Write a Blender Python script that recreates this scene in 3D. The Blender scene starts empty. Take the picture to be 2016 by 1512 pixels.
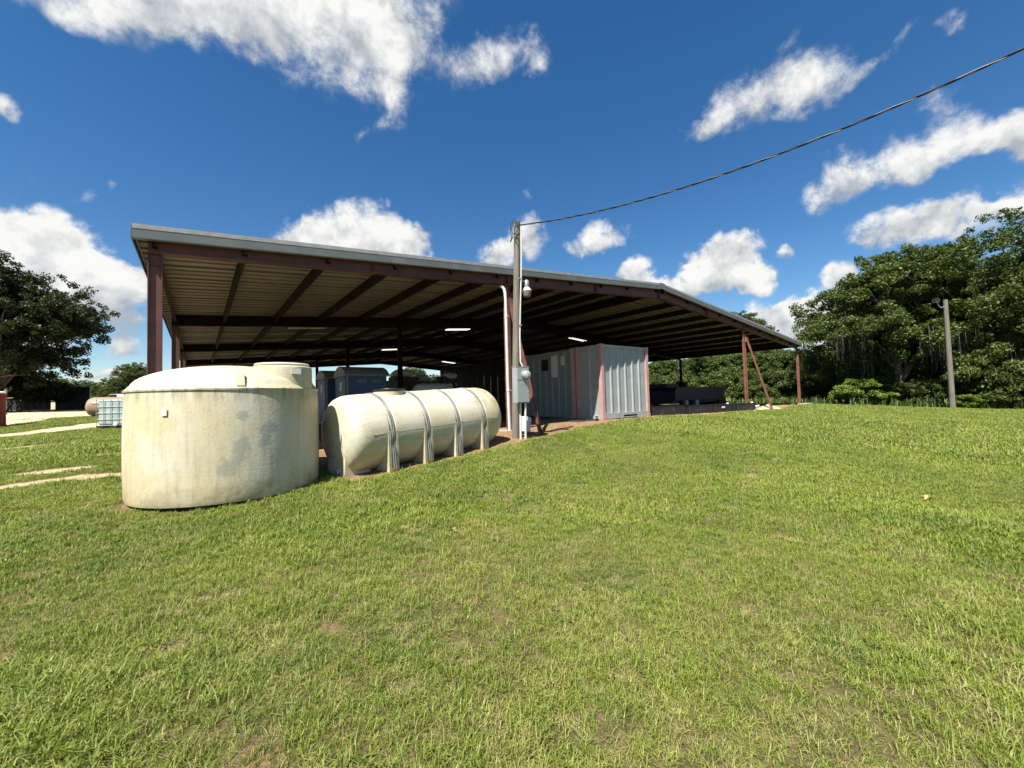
import bpy, math, random
import numpy as np
from mathutils import Vector, Matrix, Euler
R = math.radians
scene = bpy.context.scene
col = scene.collection
# ---------------------------------------------------------------- camera (fitted to the shed's own lines)
F_PX, YAW, PITCH, ROLL = 798.81, R(37.737), R(2.0518), R(-1.5722)      # focal length in photo pixels (2016 wide)
CAM = np.array([.583, -7.746, .779])
FW = np.array([math.sin(YAW)*math.cos(PITCH), math.cos(YAW)*math.cos(PITCH), math.sin(PITCH)])
_rt = np.array([math.cos(YAW), -math.sin(YAW), 0.]); _up = np.cross(_rt, FW)
RT = math.cos(ROLL)*_rt + math.sin(ROLL)*_up
UP = -math.sin(ROLL)*_rt + math.cos(ROLL)*_up
def ray(x, y):
    d = FW*F_PX + RT*(x-1008) - UP*(y-756); return d/np.linalg.norm(d)
def at(x, y, depth):
    d = ray(x, y); return CAM + d*(depth/(d@FW))
cd = bpy.data.cameras.new('camera'); cam = bpy.data.objects.new('camera', cd); col.objects.link(cam)
cd.sensor_width = 36; cd.lens = F_PX*36/2016; cd.clip_start = .05; cd.clip_end = 3000
M = Matrix.Identity(4)
for i in range(3):
    M[i][0], M[i][1], M[i][2], M[i][3] = RT[i], UP[i], -FW[i], CAM[i]
cam.matrix_world = M
scene.camera = cam
# ---------------------------------------------------------------- sun, sky, exposure
SUN = np.array([-2.2, -1., 3.65]); SUN /= np.linalg.norm(SUN)
sl = bpy.data.lights.new('sun', 'SUN'); sl.energy = 5.0; sl.angle = R(.53); sl.color = (1, .95, .87)
so = bpy.data.objects.new('sun', sl); col.objects.link(so)
so.rotation_euler = Vector(-SUN).to_track_quat('-Z', 'Y').to_euler()
so.location = Vector(SUN*60)
scene.view_settings.view_transform = 'Standard'; scene.view_settings.look = 'None'
scene.view_settings.gamma = 1; scene.view_settings.use_curve_mapping = False
scene.view_settings.exposure = EXPOSURE = 1.25
scene.cycles.max_bounces = 8; scene.cycles.diffuse_bounces = 2
SKY_STRENGTH = .0545
w = bpy.data.worlds.new('World'); scene.world = w; w.use_nodes = True
wn, wl = w.node_tree.nodes, w.node_tree.links
wn.clear()
def wnode(t, **k):
    n = wn.new(t)
    for a, b in k.items(): setattr(n, a, b)
    return n
def wmath(op, a, b=None, c=None, clamp=False):
    n = wnode('ShaderNodeMath', operation=op); n.use_clamp = clamp
    for i, v in enumerate((a, b, c)):
        if v is None: continue
        if isinstance(v, (int, float)): n.inputs[i].default_value = v
        else: wl.new(v, n.inputs[i])
    return n.outputs[0]
sky = wnode('ShaderNodeTexSky', sky_type='NISHITA'); sky.sun_disc = False
sky.sun_elevation = math.asin(SUN[2]); sky.sun_rotation = math.atan2(SUN[0], SUN[1])
sky.air_density = 1.0; sky.dust_density = .1; sky.ozone_density = 1.4; sky.altitude = 0
tc = wnode('ShaderNodeTexCoord')
sep = wnode('ShaderNodeSeparateXYZ'); wl.new(tc.outputs['Generated'], sep.inputs[0])
az = wmath('ARCTAN2', sep.outputs[0], sep.outputs[1]); el = wmath('ARCSINE', sep.outputs[2])
cmb = wnode('ShaderNodeCombineXYZ'); wl.new(az, cmb.inputs[0]); wl.new(el, cmb.inputs[1])
# domain warp so that the cloud outlines billow
def wnoise(vec, scale, detail, rough, dist=0.):
    n = wnode('ShaderNodeTexNoise'); n.inputs['Scale'].default_value = scale; n.inputs['Detail'].default_value = detail
    n.inputs['Roughness'].default_value = rough; n.inputs['Distortion'].default_value = dist
    wl.new(vec, n.inputs['Vector']); return n
def wvec(op, a, b=None, s=None):
    n = wnode('ShaderNodeVectorMath', operation=op)
    for i, v in enumerate((a, b)):
        if v is None: continue
        if isinstance(v, tuple): n.inputs[i].default_value = v
        else: wl.new(v, n.inputs[i])
    if s is not None: n.inputs['Scale'].default_value = s
    return n.outputs['Value'] if op == 'LENGTH' else n.outputs[0]
wr = wnoise(tc.outputs['Generated'], 5.0, 4, .6)
warp = wvec('SCALE', wvec('SUBTRACT', wr.outputs['Color'], (.5, .5, .5)), s=.16)
P2 = wvec('ADD', cmb.outputs[0], warp)
# clouds of the sky in view: where each bank stands (photo x, y, half width, half height, tilt, weight), kept as azimuth and elevation
CLOUDS = [(330,0,260,78,-12,1.0),(600,10,300,90,-4,1.1),(560,105,130,50,-20,.5),(730,90,85,110,10,.85),(760,190,46,70,0,.65),(860,105,130,60,0,.62),(1000,95,85,46,8,.65),(1060,130,26,52,-20,.45),(130,10,90,40,-18,.6),
 (-40,520,120,75,0,1.2),(60,500,105,70,0,1.2),(170,545,110,70,-14,1.2),(60,600,190,75,0,.95),(240,600,70,70,0,.9),(240,690,55,26,0,.7),(210,760,80,16,0,.6),
 (705,462,85,62,0,1.2),(625,478,70,38,0,1.1),(780,482,60,45,0,1.1),(700,510,140,40,0,1.0),
 (1045,462,44,50,20,1.0),(985,498,44,34,0,.8),(1040,385,22,14,0,.35),(1180,468,54,34,10,.95),
 (1268,540,34,34,0,1.1),(1415,515,60,40,10,1.15),(1390,555,95,24,0,1.0),(1455,568,50,16,0,.8),(1300,568,50,18,0,.9),
 (1575,195,118,56,10,1.05),(1440,215,90,50,32,.75),(1380,250,40,24,20,.5),(1540,120,60,22,45,.24),
 (1660,355,85,52,25,.8),(1800,310,110,44,20,.8),(1945,255,105,44,24,.9),(1890,200,60,40,30,.42),(2060,230,90,60,10,.8),
 (1800,105,80,12,38,.36),(1730,155,45,18,45,.28),(1885,55,55,10,42,.3),
 (1800,450,105,48,15,.85),(1900,420,70,34,25,.6),(1985,408,40,18,0,.5),(1560,640,85,40,0,1.0),(1640,560,45,26,20,.6),(1620,640,90,45,0,.9),(1530,515,24,18,0,.5),(1500,615,40,26,0,.7),
 (-5,212,34,34,0,.7),(180,395,50,14,20,.26),(210,370,30,12,-30,.22),(20,375,40,14,20,.18),(740,265,50,22,0,.28)]
rng = random.Random(4)
blobs = []
for (x, y, hw, hh, rot, wt) in CLOUDS:
    def ae(px, py):
        d = ray(px, py); return np.array([math.atan2(d[0], d[1]), math.asin(d[2])])
    c0 = ae(x, y); ca, sa_ = math.cos(R(rot)), math.sin(R(rot)); e = 4
    u = (ae(x+ca*e, y-sa_*e)-c0)/e*hw; v = (ae(x-sa_*e, y-ca*e)-c0)/e*hh
    blobs.append((c0[0], c0[1], max(np.linalg.norm(u), .01), max(np.linalg.norm(v), .01), math.atan2(u[1], u[0]), wt))
for k in range(7):                        # the same broken cumulus goes on round the sky
    a = R(37.7) + R(68 + 224*k/6. + rng.uniform(-6, 6)); a = (a+math.pi) % (2*math.pi) - math.pi
    blobs.append((a, R(rng.uniform(8, 48)), R(rng.uniform(10, 18)), R(rng.uniform(4, 8)), R(rng.uniform(-15, 15)), 1.0))
tot = None; shade = None
for (a, e, sa_, se_, rot, wt) in blobs:
    mp = wnode('ShaderNodeMapping', vector_type='TEXTURE')
    mp.inputs['Location'].default_value = (a, e, 0); mp.inputs['Rotation'].default_value = (0, 0, rot)
    mp.inputs['Scale'].default_value = (sa_*1.33, se_*1.33, 1)
    if tot is None: wl.new(P2, mp.inputs['Vector'])
    else:                                  # one bank after the other (keeps the shader's stack small)
        ma = wnode('ShaderNodeVectorMath', operation='MULTIPLY_ADD'); wl.new(tot, ma.inputs[0]); ma.inputs[1].default_value = (1e-7,)*3
        wl.new(P2, ma.inputs[2]); wl.new(ma.outputs[0], mp.inputs['Vector'])
    ln = wvec('LENGTH', mp.outputs[0])
    v = wmath('MULTIPLY', wmath('SUBTRACT', 1.0, ln, clamp=True), wt)
    sp = wnode('ShaderNodeSeparateXYZ'); wl.new(mp.outputs[0], sp.inputs[0])
    sy = wmath('MULTIPLY', v, sp.outputs[1])
    tot = v if tot is None else wmath('ADD', tot, v)
    shade = sy if shade is None else wmath('ADD', shade, sy)
fine = wnoise(tc.outputs['Generated'], 14, 8, .70, .2).outputs['Fac']
puff = wnoise(tc.outputs['Generated'], 34, 4, .6, .1).outputs['Fac']
fine2 = wnoise(wvec('ADD', tc.outputs['Generated'], tuple(SUN*.035)), 13, 3, .6, .25).outputs['Fac']
dens = wmath('ADD', tot, wmath('MULTIPLY', wmath('SUBTRACT', fine, .5), 1.45))
dens = wmath('ADD', dens, wmath('MULTIPLY', wmath('SUBTRACT', puff, .5), .6))
gate = wnode('ShaderNodeMapRange', interpolation_type='SMOOTHSTEP'); wl.new(tot, gate.inputs[0])
gate.inputs[1].default_value = .0; gate.inputs[2].default_value = .3
alpha = wnode('ShaderNodeMapRange', interpolation_type='SMOOTHSTEP'); wl.new(dens, alpha.inputs[0])
alpha.inputs[1].default_value = .08
soft = wnode('ShaderNodeMapRange'); wl.new(el, soft.inputs[0]); soft.inputs[1].default_value = R(12); soft.inputs[2].default_value = R(34); soft.inputs[3].default_value = .46; soft.inputs[4].default_value = .95
wl.new(soft.outputs[0], alpha.inputs[2])           # high cloud is thinner and softer than the low cumulus
fac = wmath('MULTIPLY', alpha.outputs[0], gate.outputs[0])
lit = wmath('DIVIDE', shade, wmath('MAXIMUM', tot, .05))             # crest or base of its bank
lit = wmath('ADD', wmath('MULTIPLY', lit, .72), wmath('MULTIPLY', wmath('SUBTRACT', fine, fine2), 2.6))
lit = wmath('ADD', lit, wmath('MULTIPLY', wmath('SUBTRACT', puff, .5), .5))
lit = wmath('ADD', lit, .60, clamp=True)
cr = wnode('ShaderNodeMixRGB'); wl.new(lit, cr.inputs[0])
cr.inputs[1].default_value = (.185, .205, .225, 1); cr.inputs[2].default_value = (.405, .405, .395, 1)
skyc = wnode('ShaderNodeMixRGB', blend_type='MULTIPLY'); skyc.inputs[0].default_value = 1
hs = wnode('ShaderNodeHueSaturation'); hs.inputs['Saturation'].default_value = 1.34; wl.new(sky.outputs[0], hs.inputs['Color'])
wl.new(hs.outputs[0], skyc.inputs[1]); skyc.inputs[2].default_value = (SKY_STRENGTH*1.0, SKY_STRENGTH*1.0, SKY_STRENGTH*1.03, 1)
mix = wnode('ShaderNodeMixRGB'); wl.new(fac, mix.inputs[0]); wl.new(skyc.outputs[0], mix.inputs[1]); wl.new(cr.outputs[0], mix.inputs[2])
bg = wnode('ShaderNodeBackground'); wl.new(mix.outputs[0], bg.inputs[0]); bg.inputs[1].default_value = 1.0
wo = wnode('ShaderNodeOutputWorld'); wl.new(bg.outputs[0], wo.inputs[0])
w.cycles.sampling_method = 'MANUAL'; w.cycles.sample_map_resolution = 512
# ---------------------------------------------------------------- helpers
def tag(o, label=None, cat=None, group=None, kind=None):
    if label: o['label'] = label
    if cat: o['category'] = cat
    if group: o['group'] = group
    if kind: o['kind'] = kind
    return o
def thing(name, loc, label, cat, rz=0, group=None, rot=None):
    o = bpy.data.objects.new(name, None); col.objects.link(o); o.empty_display_size = .2
    o.location = Vector(loc); o.rotation_euler = rot if rot else (0, 0, rz)
    return tag(o, label, cat, group)
class MB:
    def __init__(s): s.v = []; s.f = []
    def add(s, v, f):
        b = len(s.v); s.v += [tuple(map(float, p)) for p in v]; s.f += [tuple(i+b for i in q) for q in f]; return s
    def box(s, a, b):
        x0, y0, z0 = a; x1, y1, z1 = b
        return s.add([(x0,y0,z0),(x1,y0,z0),(x1,y1,z0),(x0,y1,z0),(x0,y0,z1),(x1,y0,z1),(x1,y1,z1),(x0,y1,z1)],
                     [(3,2,1,0),(4,5,6,7),(0,1,5,4),(1,2,6,5),(2,3,7,6),(3,0,4,7)])
    def bar(s, p, q, w, h, up=(0, 0, 1)):                      # rectangular bar from p to q
        p, q = np.array(p, float), np.array(q, float); d = (q-p)/np.linalg.norm(q-p)
        u = np.array(up, float); a = np.cross(d, u)
        if np.linalg.norm(a) < 1e-4: a = np.cross(d, (1, 0, 0))
        a /= np.linalg.norm(a); b = np.cross(a, d)
        V = [c + a*i*w/2 + b*j*h/2 for c in (p, q) for i, j in ((-1,-1),(1,-1),(1,1),(-1,1))]
        return s.add(V, [(0,1,2,3),(7,6,5,4),(0,4,5,1),(1,5,6,2),(2,6,7,3),(3,7,4,0)])
    def tube(s, pts, r, n=10, cap=True):
        pts = [np.array(p, float) for p in pts]; rs = [r]*len(pts) if isinstance(r, (int, float)) else r
        t0 = pts[1]-pts[0]; t0 /= np.linalg.norm(t0)
        u = np.cross(t0, (0, 0, 1) if abs(t0[2]) < .9 else (1, 0, 0)); u /= np.linalg.norm(u)
        V = []
        for i, p in enumerate(pts):
            t = pts[min(i+1, len(pts)-1)] - pts[max(i-1, 0)]; t /= np.linalg.norm(t)
            u = u - t*(u@t); u /= np.linalg.norm(u); b = np.cross(t, u)
            V += [p + rs[i]*(math.cos(2*math.pi*k/n)*u + math.sin(2*math.pi*k/n)*b) for k in range(n)]
        Fc = [(i*n+k, i*n+(k+1) % n, (i+1)*n+(k+1) % n, (i+1)*n+k) for i in range(len(pts)-1) for k in range(n)]
        if cap: Fc += [tuple(range(n))[::-1], tuple(range((len(pts)-1)*n, len(pts)*n))]
        return s.add(V, Fc)
    def lathe(s, prof, n=32, c=(0, 0, 0), M=None, a0=0., a1=2*math.pi):
        V = []; full = abs(a1-a0-2*math.pi) < 1e-6; m = n if full else n+1
        for r, z in prof:
            for k in range(m):
                a = a0+(a1-a0)*k/n; p = Vector((r*math.cos(a), r*math.sin(a), z))
                if M: p = M @ p
                V.append((p.x+c[0], p.y+c[1], p.z+c[2]))
        Fc = [(i*m+k, i*m+(k+1) % m, (i+1)*m+(k+1) % m, (i+1)*m+k) for i in range(len(prof)-1) for k in range(n)]
        if full:
            Fc += [tuple(range(m))[::-1], tuple(range((len(prof)-1)*m, len(prof)*m))]
        return s.add(V, Fc)
    def prism(s, poly, axis, a, b):                            # polygon (2-d) pushed from a to b along an axis
        n = len(poly)
        def P(u, v, t): return {'x': (t, u, v), 'y': (u, t, v), 'z': (u, v, t)}[axis]
        V = [P(u, v, a) for u, v in poly] + [P(u, v, b) for u, v in poly]
        return s.add(V, [tuple(range(n)), tuple(range(n, 2*n))[::-1]] + [(k, n+k, n+(k+1) % n, (k+1) % n) for k in range(n)])
    def build(s, name, m, parent=None, smooth=False, bevel=0, label=None, fix=True):
        me = bpy.data.meshes.new(name); me.from_pydata(s.v, [], s.f); me.validate()
        if fix:
            import bmesh
            b = bmesh.new(); b.from_mesh(me); bmesh.ops.recalc_face_normals(b, faces=b.faces); b.to_mesh(me); b.free()
        me.materials.append(m)
        if smooth:
            me.polygons.foreach_set('use_smooth', [True]*len(me.polygons))
            try: me.set_sharp_from_angle(angle=R(40))
            except Exception: pass
        o = bpy.data.objects.new(name, me); col.objects.link(o)
        if parent: o.parent = parent
        if bevel:
            b = o.modifiers.new('bevel', 'BEVEL'); b.width = bevel; b.segments = 2; b.limit_method = 'ANGLE'; b.angle_limit = R(40)
        if label: o['label'] = label
        return o
def copy_tree(o, parent=None):
    c = o.copy(); col.objects.link(c); c.parent = parent
    for ch in [x for x in bpy.data.objects if x.parent == o and x is not c]: copy_tree(ch, c)
    return c
def quads(name, V, m, attr=None, n=4):
    """fast mesh of separate n-gons from a (k*n, 3) array"""
    me = bpy.data.meshes.new(name); k = len(V)//n
    me.vertices.add(len(V)); me.vertices.foreach_set('co', np.asarray(V, np.float32).ravel())
    me.loops.add(len(V)); me.loops.foreach_set('vertex_index', np.arange(len(V), dtype=np.int32))
    me.polygons.add(k); me.polygons.foreach_set('loop_start', np.arange(0, len(V), n, dtype=np.int32))
    me.polygons.foreach_set('loop_total', np.full(k, n, np.int32))
    me.update(calc_edges=True); me.materials.append(m)
    if attr is not None:
        a = me.attributes.new('rnd', 'FLOAT', 'POINT'); a.data.foreach_set('value', np.repeat(attr, n).astype(np.float32))
    return me
# ---- materials
class NT:
    def __init__(s, name):
        s.m = bpy.data.materials.new(name); s.m.use_nodes = True; s.t = s.m.node_tree; s.n = s.t.nodes; s.l = s.t.links
        s.b = s.n['Principled BSDF']; s.o = s.n['Material Output']
    def node(s, t, **k):
        n = s.n.new(t)
        for a, b in k.items(): setattr(n, a, b)
        return n
    def put(s, sock, v):
        if isinstance(v, (int, float)): sock.default_value = v
        elif isinstance(v, tuple): sock.default_value = v if len(v) == 4 or sock.type == 'VECTOR' else v + (1,)
        else: s.l.new(v, sock)
    def math(s, op, a, b=None, clamp=False):
        n = s.node('ShaderNodeMath', operation=op); n.use_clamp = clamp; s.put(n.inputs[0], a)
        if b is not None: s.put(n.inputs[1], b)
        return n.outputs[0]
    def mix(s, f, a, b, mode='MIX'):
        n = s.node('ShaderNodeMixRGB', blend_type=mode); s.put(n.inputs[0], f); s.put(n.inputs[1], a); s.put(n.inputs[2], b); return n.outputs[0]
    def coord(s, kind='Object', scale=(1, 1, 1), loc=(0, 0, 0)):
        if kind == 'World': v = s.node('ShaderNodeNewGeometry').outputs['Position']
        else: v = s.node('ShaderNodeTexCoord').outputs[kind]
        mp = s.node('ShaderNodeMapping'); mp.inputs['Scale'].default_value = scale; mp.inputs['Location'].default_value = loc
        s.l.new(v, mp.inputs[0]); return mp.outputs[0]
    def noise(s, v, sc, det=4, rough=.55, dist=0.):
        n = s.node('ShaderNodeTexNoise'); n.inputs['Scale'].default_value = sc; n.inputs['Detail'].default_value = det
        n.inputs['Roughness'].default_value = rough; n.inputs['Distortion'].default_value = dist; s.l.new(v, n.inputs['Vector']); return n.outputs['Fac']
    def ramp(s, f, a, b, smooth=True):
        n = s.node('ShaderNodeMapRange', interpolation_type='SMOOTHSTEP' if smooth else 'LINEAR'); s.l.new(f, n.inputs[0])
        n.inputs[1].default_value = a; n.inputs[2].default_value = b; return n.outputs[0]
    def bump(s, h, strength, dist=.01):
        n = s.node('ShaderNodeBump'); n.inputs['Strength'].default_value = strength; n.inputs['Distance'].default_value = dist
        s.l.new(h, n.inputs['Height']); s.l.new(n.outputs[0], s.b.inputs['Normal'])
    def done(s, c, rough=.5, metal=0., spec=.5):
        s.put(s.b.inputs['Base Color'], c); s.put(s.b.inputs['Roughness'], rough); s.put(s.b.inputs['Metallic'], metal)
        s.b.inputs['Specular IOR Level'].default_value = spec; return s.m
def simple(name, c, rough=.5, metal=0., var=.25, sc=3., dirt=None, dirt_amt=.5, dirt_sc=1.5, stretch=(1, 1, 1), bump=0., coord='Object', spec=.5):
    t = NT(name); v = t.coord(coord, stretch); n = t.noise(v, sc, 6, .6)
    dark = tuple(x*(1-var) for x in c); light = tuple(min(1, x*(1+var)) for x in c)
    cc = t.mix(t.ramp(n, .3, .7), dark, light)
    if dirt:
        d = t.ramp(t.noise(v, dirt_sc, 7, .65, .3), .52, .72); cc = t.mix(t.math('MULTIPLY', d, dirt_amt), cc, dirt)
    if bump: t.bump(t.noise(v, sc*8, 5, .6), bump)
    return t.done(cc, t.math('ADD', t.math('MULTIPLY', n, .2), rough-.1), metal, spec)
# ---------------------------------------------------------------- ground heights (thin-plate surface through surveyed points)
CP = np.array([(.58,-7.75,-.65),(2,-5.5,-.55),(-3,-5,-.6),(5,-6,-.5),(8,-9,-.62),(.95,-.8,-.27),(-1.5,-.5,-.27),(2.2,-1.9,-.27),(3.5,-1.6,-.2),(4.9,-1.3,-.12),
(5.83,-1.0,-.02),(6.8,-.75,-.02),(0,1.5,-.1),(4,1,-.03),(8,.3,.01),(10.5,.4,.04),(13,.4,.04),(18,-.6,.0),(26.2,-.3,0),(26,8,0),(13,13,0),(0,13,0),(0,26,.15),(13,26,.1),(26,26,0),
(12,-4,-.25),(20,-6,-.35),(33.4,-4.9,-.48),(38.9,.6,-.56),(39,-7,-.66),(30,-14,-.7),(15,-16,-.75),(0,-16,-.8),(-14,-8,-.7),(-6,2,-.2),(-2,13.7,.04),(-5.5,17.3,.12),(-9.2,32.7,.55),(-12.5,45.4,.79),(-7,41,.77),(-3.4,19.4,.42),(-20,20,.3),(-25,0,-.3),(-30,50,.9),(10,50,.8),(40,40,-.2),(50,10,-.6),(50,-20,-.8)], float)
def _tps(r2): return np.where(r2 > 1e-9, .5*r2*np.log(np.maximum(r2, 1e-9)), 0)
_n = len(CP); _Pm = np.c_[np.ones(_n), CP[:, :2]]
_w = np.linalg.solve(np.block([[_tps(((CP[:, None, :2]-CP[None, :, :2])**2).sum(-1))+np.eye(_n)*.6, _Pm], [_Pm.T, np.zeros((3, 3))]]), np.r_[CP[:, 2], np.zeros(3)])
def gz(x, y):
    x = np.asarray(x, float); y = np.asarray(y, float); sh = x.shape
    r = np.hypot(x-8, y-8); s = np.minimum(1, 52/np.maximum(r, 1e-6)); X = np.c_[(8+(x-8)*s).ravel(), (8+(y-8)*s).ravel()]
    out = np.empty(len(X))
    for i in range(0, len(X), 20000):
        q = X[i:i+20000]; out[i:i+20000] = _tps(((q[:, None]-CP[None, :, :2])**2).sum(-1))@_w[:_n]+_w[_n]+q@_w[_n+1:]
    return out.reshape(sh)
def g1(x, y): return float(gz(np.array([x]), np.array([y]))[0])
_tab = np.random.RandomState(7).rand(256, 256)
def vnoise(x, y):
    xi, yi = np.floor(x).astype(int), np.floor(y).astype(int); u, v = x-xi, y-yi; u = u*u*(3-2*u); v = v*v*(3-2*v)
    t = lambda a, b: _tab[a & 255, b & 255]
    return (t(xi, yi)*(1-u)+t(xi+1, yi)*u)*(1-v)+(t(xi, yi+1)*(1-u)+t(xi+1, yi+1)*u)*v
def fbm(x, y, o=4):
    s = 0; a = .5; 
    for k in range(o): s = s+a*vnoise(x*2**k+17*k, y*2**k+31*k); a *= .5
    return s/(1-.5**o)
def seg_d(x, y, pts):
    d = np.full(x.shape, 1e9)
    for (x0, y0), (x1, y1) in zip(pts[:-1], pts[1:]):
        L = (x1-x0)**2+(y1-y0)**2; t = np.clip(((x-x0)*(x1-x0)+(y-y0)*(y1-y0))/L, 0, 1)
        d = np.minimum(d, np.hypot(x-x0-t*(x1-x0), y-y0-t*(y1-y0)))
    return d
ROAD = [(-6.4,18.2),(-5.0,19.6),(-5.2,27),(-4.2,31),(-2.5,38),(-8,40),(-14,42),(-30,38),(-30,16),(-12,17)]
def in_poly(x, y, P):
    c = np.zeros(x.shape, bool); j = len(P)-1
    for i in range(len(P)):
        (xi, yi), (xj, yj) = P[i], P[j]
        c ^= ((yi > y) != (yj > y)) & (x < (xj-xi)*(y-yi)/(yj-yi+1e-12)+xi); j = i
    return c
EX = [-2, 1.9, 2.2, 5.2, 6.2, 7.0, 8.0, 10.3, 13.3, 13.8, 17, 19.5, 21.2, 22.6, 26.4, 27]
EY = [.3, -.3, -2.05, -1.55, -1.4, -1.15, -.72, .05, .1, -.25, -.5, -.75, -.85, -.5, -.25, .2]
def bare(x, y):
    """how bare the soil is (0 lawn .. 1 bare) and how sandy"""
    n = fbm(x*1.3, y*1.3); n2 = fbm(x*5+9, y*5+3)
    j = (n-.5)*.5+(n2-.5)*.35
    sm = lambda d, w: np.clip(.5-d/w, 0, 1)
    b = np.where((x > -.3) & (x < 27), sm(np.interp(x, EX, EY)-y+j*.55, .3), 0)*np.where(y < 27.5, 1, 0)
    b = np.where((x > -.2) & (x < 26.6) & (y > .35) & (y < 27), 1., b)
    b = np.maximum(b, np.where(x < 2.0, 0, 0))
    b = np.maximum(b, sm(np.hypot((x+.02), (y+1.36))-.10+j*.5, .2))
    sand = np.zeros_like(x)
    def put(d, w):
        nonlocal b, sand
        s = sm(d, w); b = np.maximum(b, s); sand = np.maximum(sand, s)
    rd = np.where(in_poly(x, y, ROAD), -1., 1.)*np.minimum(seg_d(x, y, ROAD+[ROAD[0]]), 1)
    put(rd+j*1.0, .5)
    put(seg_d(x, y, [(-14,7.5),(-8,10.6),(-4.9,13.4),(-3.6,15.1),(-2.3,16.6),(-.8,19)])-.85+j*1.3, .4)
    put(seg_d(x, y, [(-9,4.6),(-3.2,6.6),(-2.4,7.1),(-1.0,7.7),(.4,8.6)])-.42+j*.7, .22)
    put(seg_d(x, y, [(-.95,2.95),(-.6,2.9),(.1,3.2)])-.26+j*.5, .15)
    put(seg_d(x, y, [(-3.5,-.5),(-1.6,.42),(-.85,.74),(-.3,.55)])-.19+j*.42, .12)
    put(seg_d(x, y, [(-1.3,1.45),(-.8,1.55)])-.2+j*.6, .15)
    for (cx, cy, r) in ((.71,-5.85,.03),(3.15,-7.5,.02),(2.55,-6.2,.05),(1.2,-5.1,.06),(6.8,-5.2,.06),(3.4,-3.9,.06)):
        b = np.maximum(b, .85*sm(np.hypot(x-cx, y-cy)-r+j*.5, .3))
    return np.clip(b, 0, 1), np.clip(sand, 0, 1)
def axis_pts(a, b, step, lo, hi):
    p = list(np.arange(a, b+1e-6, step)); d = step
    q = []; v = a
    while v > lo: d *= 1.22; v -= d; q.append(v)
    d = step; r = []; v = p[-1]
    while v < hi: d *= 1.22; v += d; r.append(v)
    return np.array(q[::-1]+p+r)
gx = axis_pts(-7, 27.4, .13, -700, 900); gy = axis_pts(-9, 20, .13, -700, 900)
GX, GY = np.meshgrid(gx, gy); bb, ss = bare(GX, GY)
lump = (fbm(GX*2.2, GY*2.2)-.5)*.05*np.clip(1-np.hypot(GX-8, GY)/60, 0, 1)
inside = (GX > 0) & (GX < 26.2) & (GY > .5) & (GY < 26)
GZ = gz(GX, GY)+np.where(inside, lump*.3, lump)-.012*bb
nx, ny = len(gx), len(gy)
idx = np.arange(nx*ny).reshape(ny, nx)
Q = np.stack([idx[:-1, :-1], idx[:-1, 1:], idx[1:, 1:], idx[1:, :-1]], -1).reshape(-1, 4)
me = bpy.data.meshes.new('ground'); me.vertices.add(nx*ny)
me.vertices.foreach_set('co', np.stack([GX, GY, GZ], -1).astype(np.float32).ravel())
me.loops.add(Q.size); me.loops.foreach_set('vertex_index', Q.ravel().astype(np.int32))
me.polygons.add(len(Q)); me.polygons.foreach_set('loop_start', np.arange(0, Q.size, 4, dtype=np.int32)); me.polygons.foreach_set('loop_total', np.full(len(Q), 4, np.int32))
me.polygons.foreach_set('use_smooth', np.ones(len(Q), bool)); me.update(calc_edges=True)
for nm, arr in (('bare', bb), ('sand', ss)):
    a = me.attributes.new(nm, 'FLOAT', 'POINT'); a.data.foreach_set('value', arr.ravel().astype(np.float32))
t = NT('ground_soil')
v = t.coord('World'); an = t.node('ShaderNodeAttribute', attribute_name='bare').outputs['Fac']; sn = t.node('ShaderNodeAttribute', attribute_name='sand').outputs['Fac']
n1 = t.noise(v, 1.1, 6, .6); n2 = t.noise(v, 9, 6, .7); n3 = t.noise(v, 60, 4, .7); n4 = t.noise(v, 260, 3, .6)
lawn = t.mix(t.ramp(n2, .35, .68), (.095, .085, .030), (.215, .165, .080))
lawn = t.mix(t.math('MULTIPLY', t.ramp(n3, .50, .66), .75), lawn, (.32, .245, .125))
lawn = t.mix(t.math('MULTIPLY', t.ramp(n4, .50, .66), .5), lawn, (.045, .045, .018))
dirt = t.mix(t.ramp(n2, .3, .7), (.19, .108, .062), (.34, .225, .125)); dirt = t.mix(t.math('MULTIPLY', t.ramp(n3, .5, .72), .55), dirt, (.46, .34, .17))
sandc = t.mix(t.ramp(n2, .3, .75), (.50, .38, .225), (.66, .54, .36)); sandc = t.mix(t.math('MULTIPLY', t.ramp(n3, .55, .75), .4), sandc, (.30, .22, .12))
soil = t.mix(sn, dirt, sandc)
sp = t.node('ShaderNodeSeparateXYZ'); t.l.new(v, sp.inputs[0])
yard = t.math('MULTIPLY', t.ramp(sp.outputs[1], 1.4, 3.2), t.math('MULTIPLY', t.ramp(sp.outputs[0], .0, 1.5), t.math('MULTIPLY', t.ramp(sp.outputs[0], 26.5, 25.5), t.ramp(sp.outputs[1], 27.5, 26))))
soil = t.mix(yard, soil, t.mix(t.ramp(n2, .3, .7), (.045, .038, .032), (.085, .070, .055)))      # trodden floor, darkened to put the roof's shade into its colour
edge = t.ramp(t.math('ADD', an, t.math('MULTIPLY', t.math('SUBTRACT', n3, .5), .9)), .36, .6)
t.bump(t.math('ADD', n3, t.math('MULTIPLY', n4, .5)), .9, .03)
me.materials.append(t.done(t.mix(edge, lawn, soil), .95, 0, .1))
ground = bpy.data.objects.new('ground', me); col.objects.link(ground); tag(ground, kind='structure')

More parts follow.
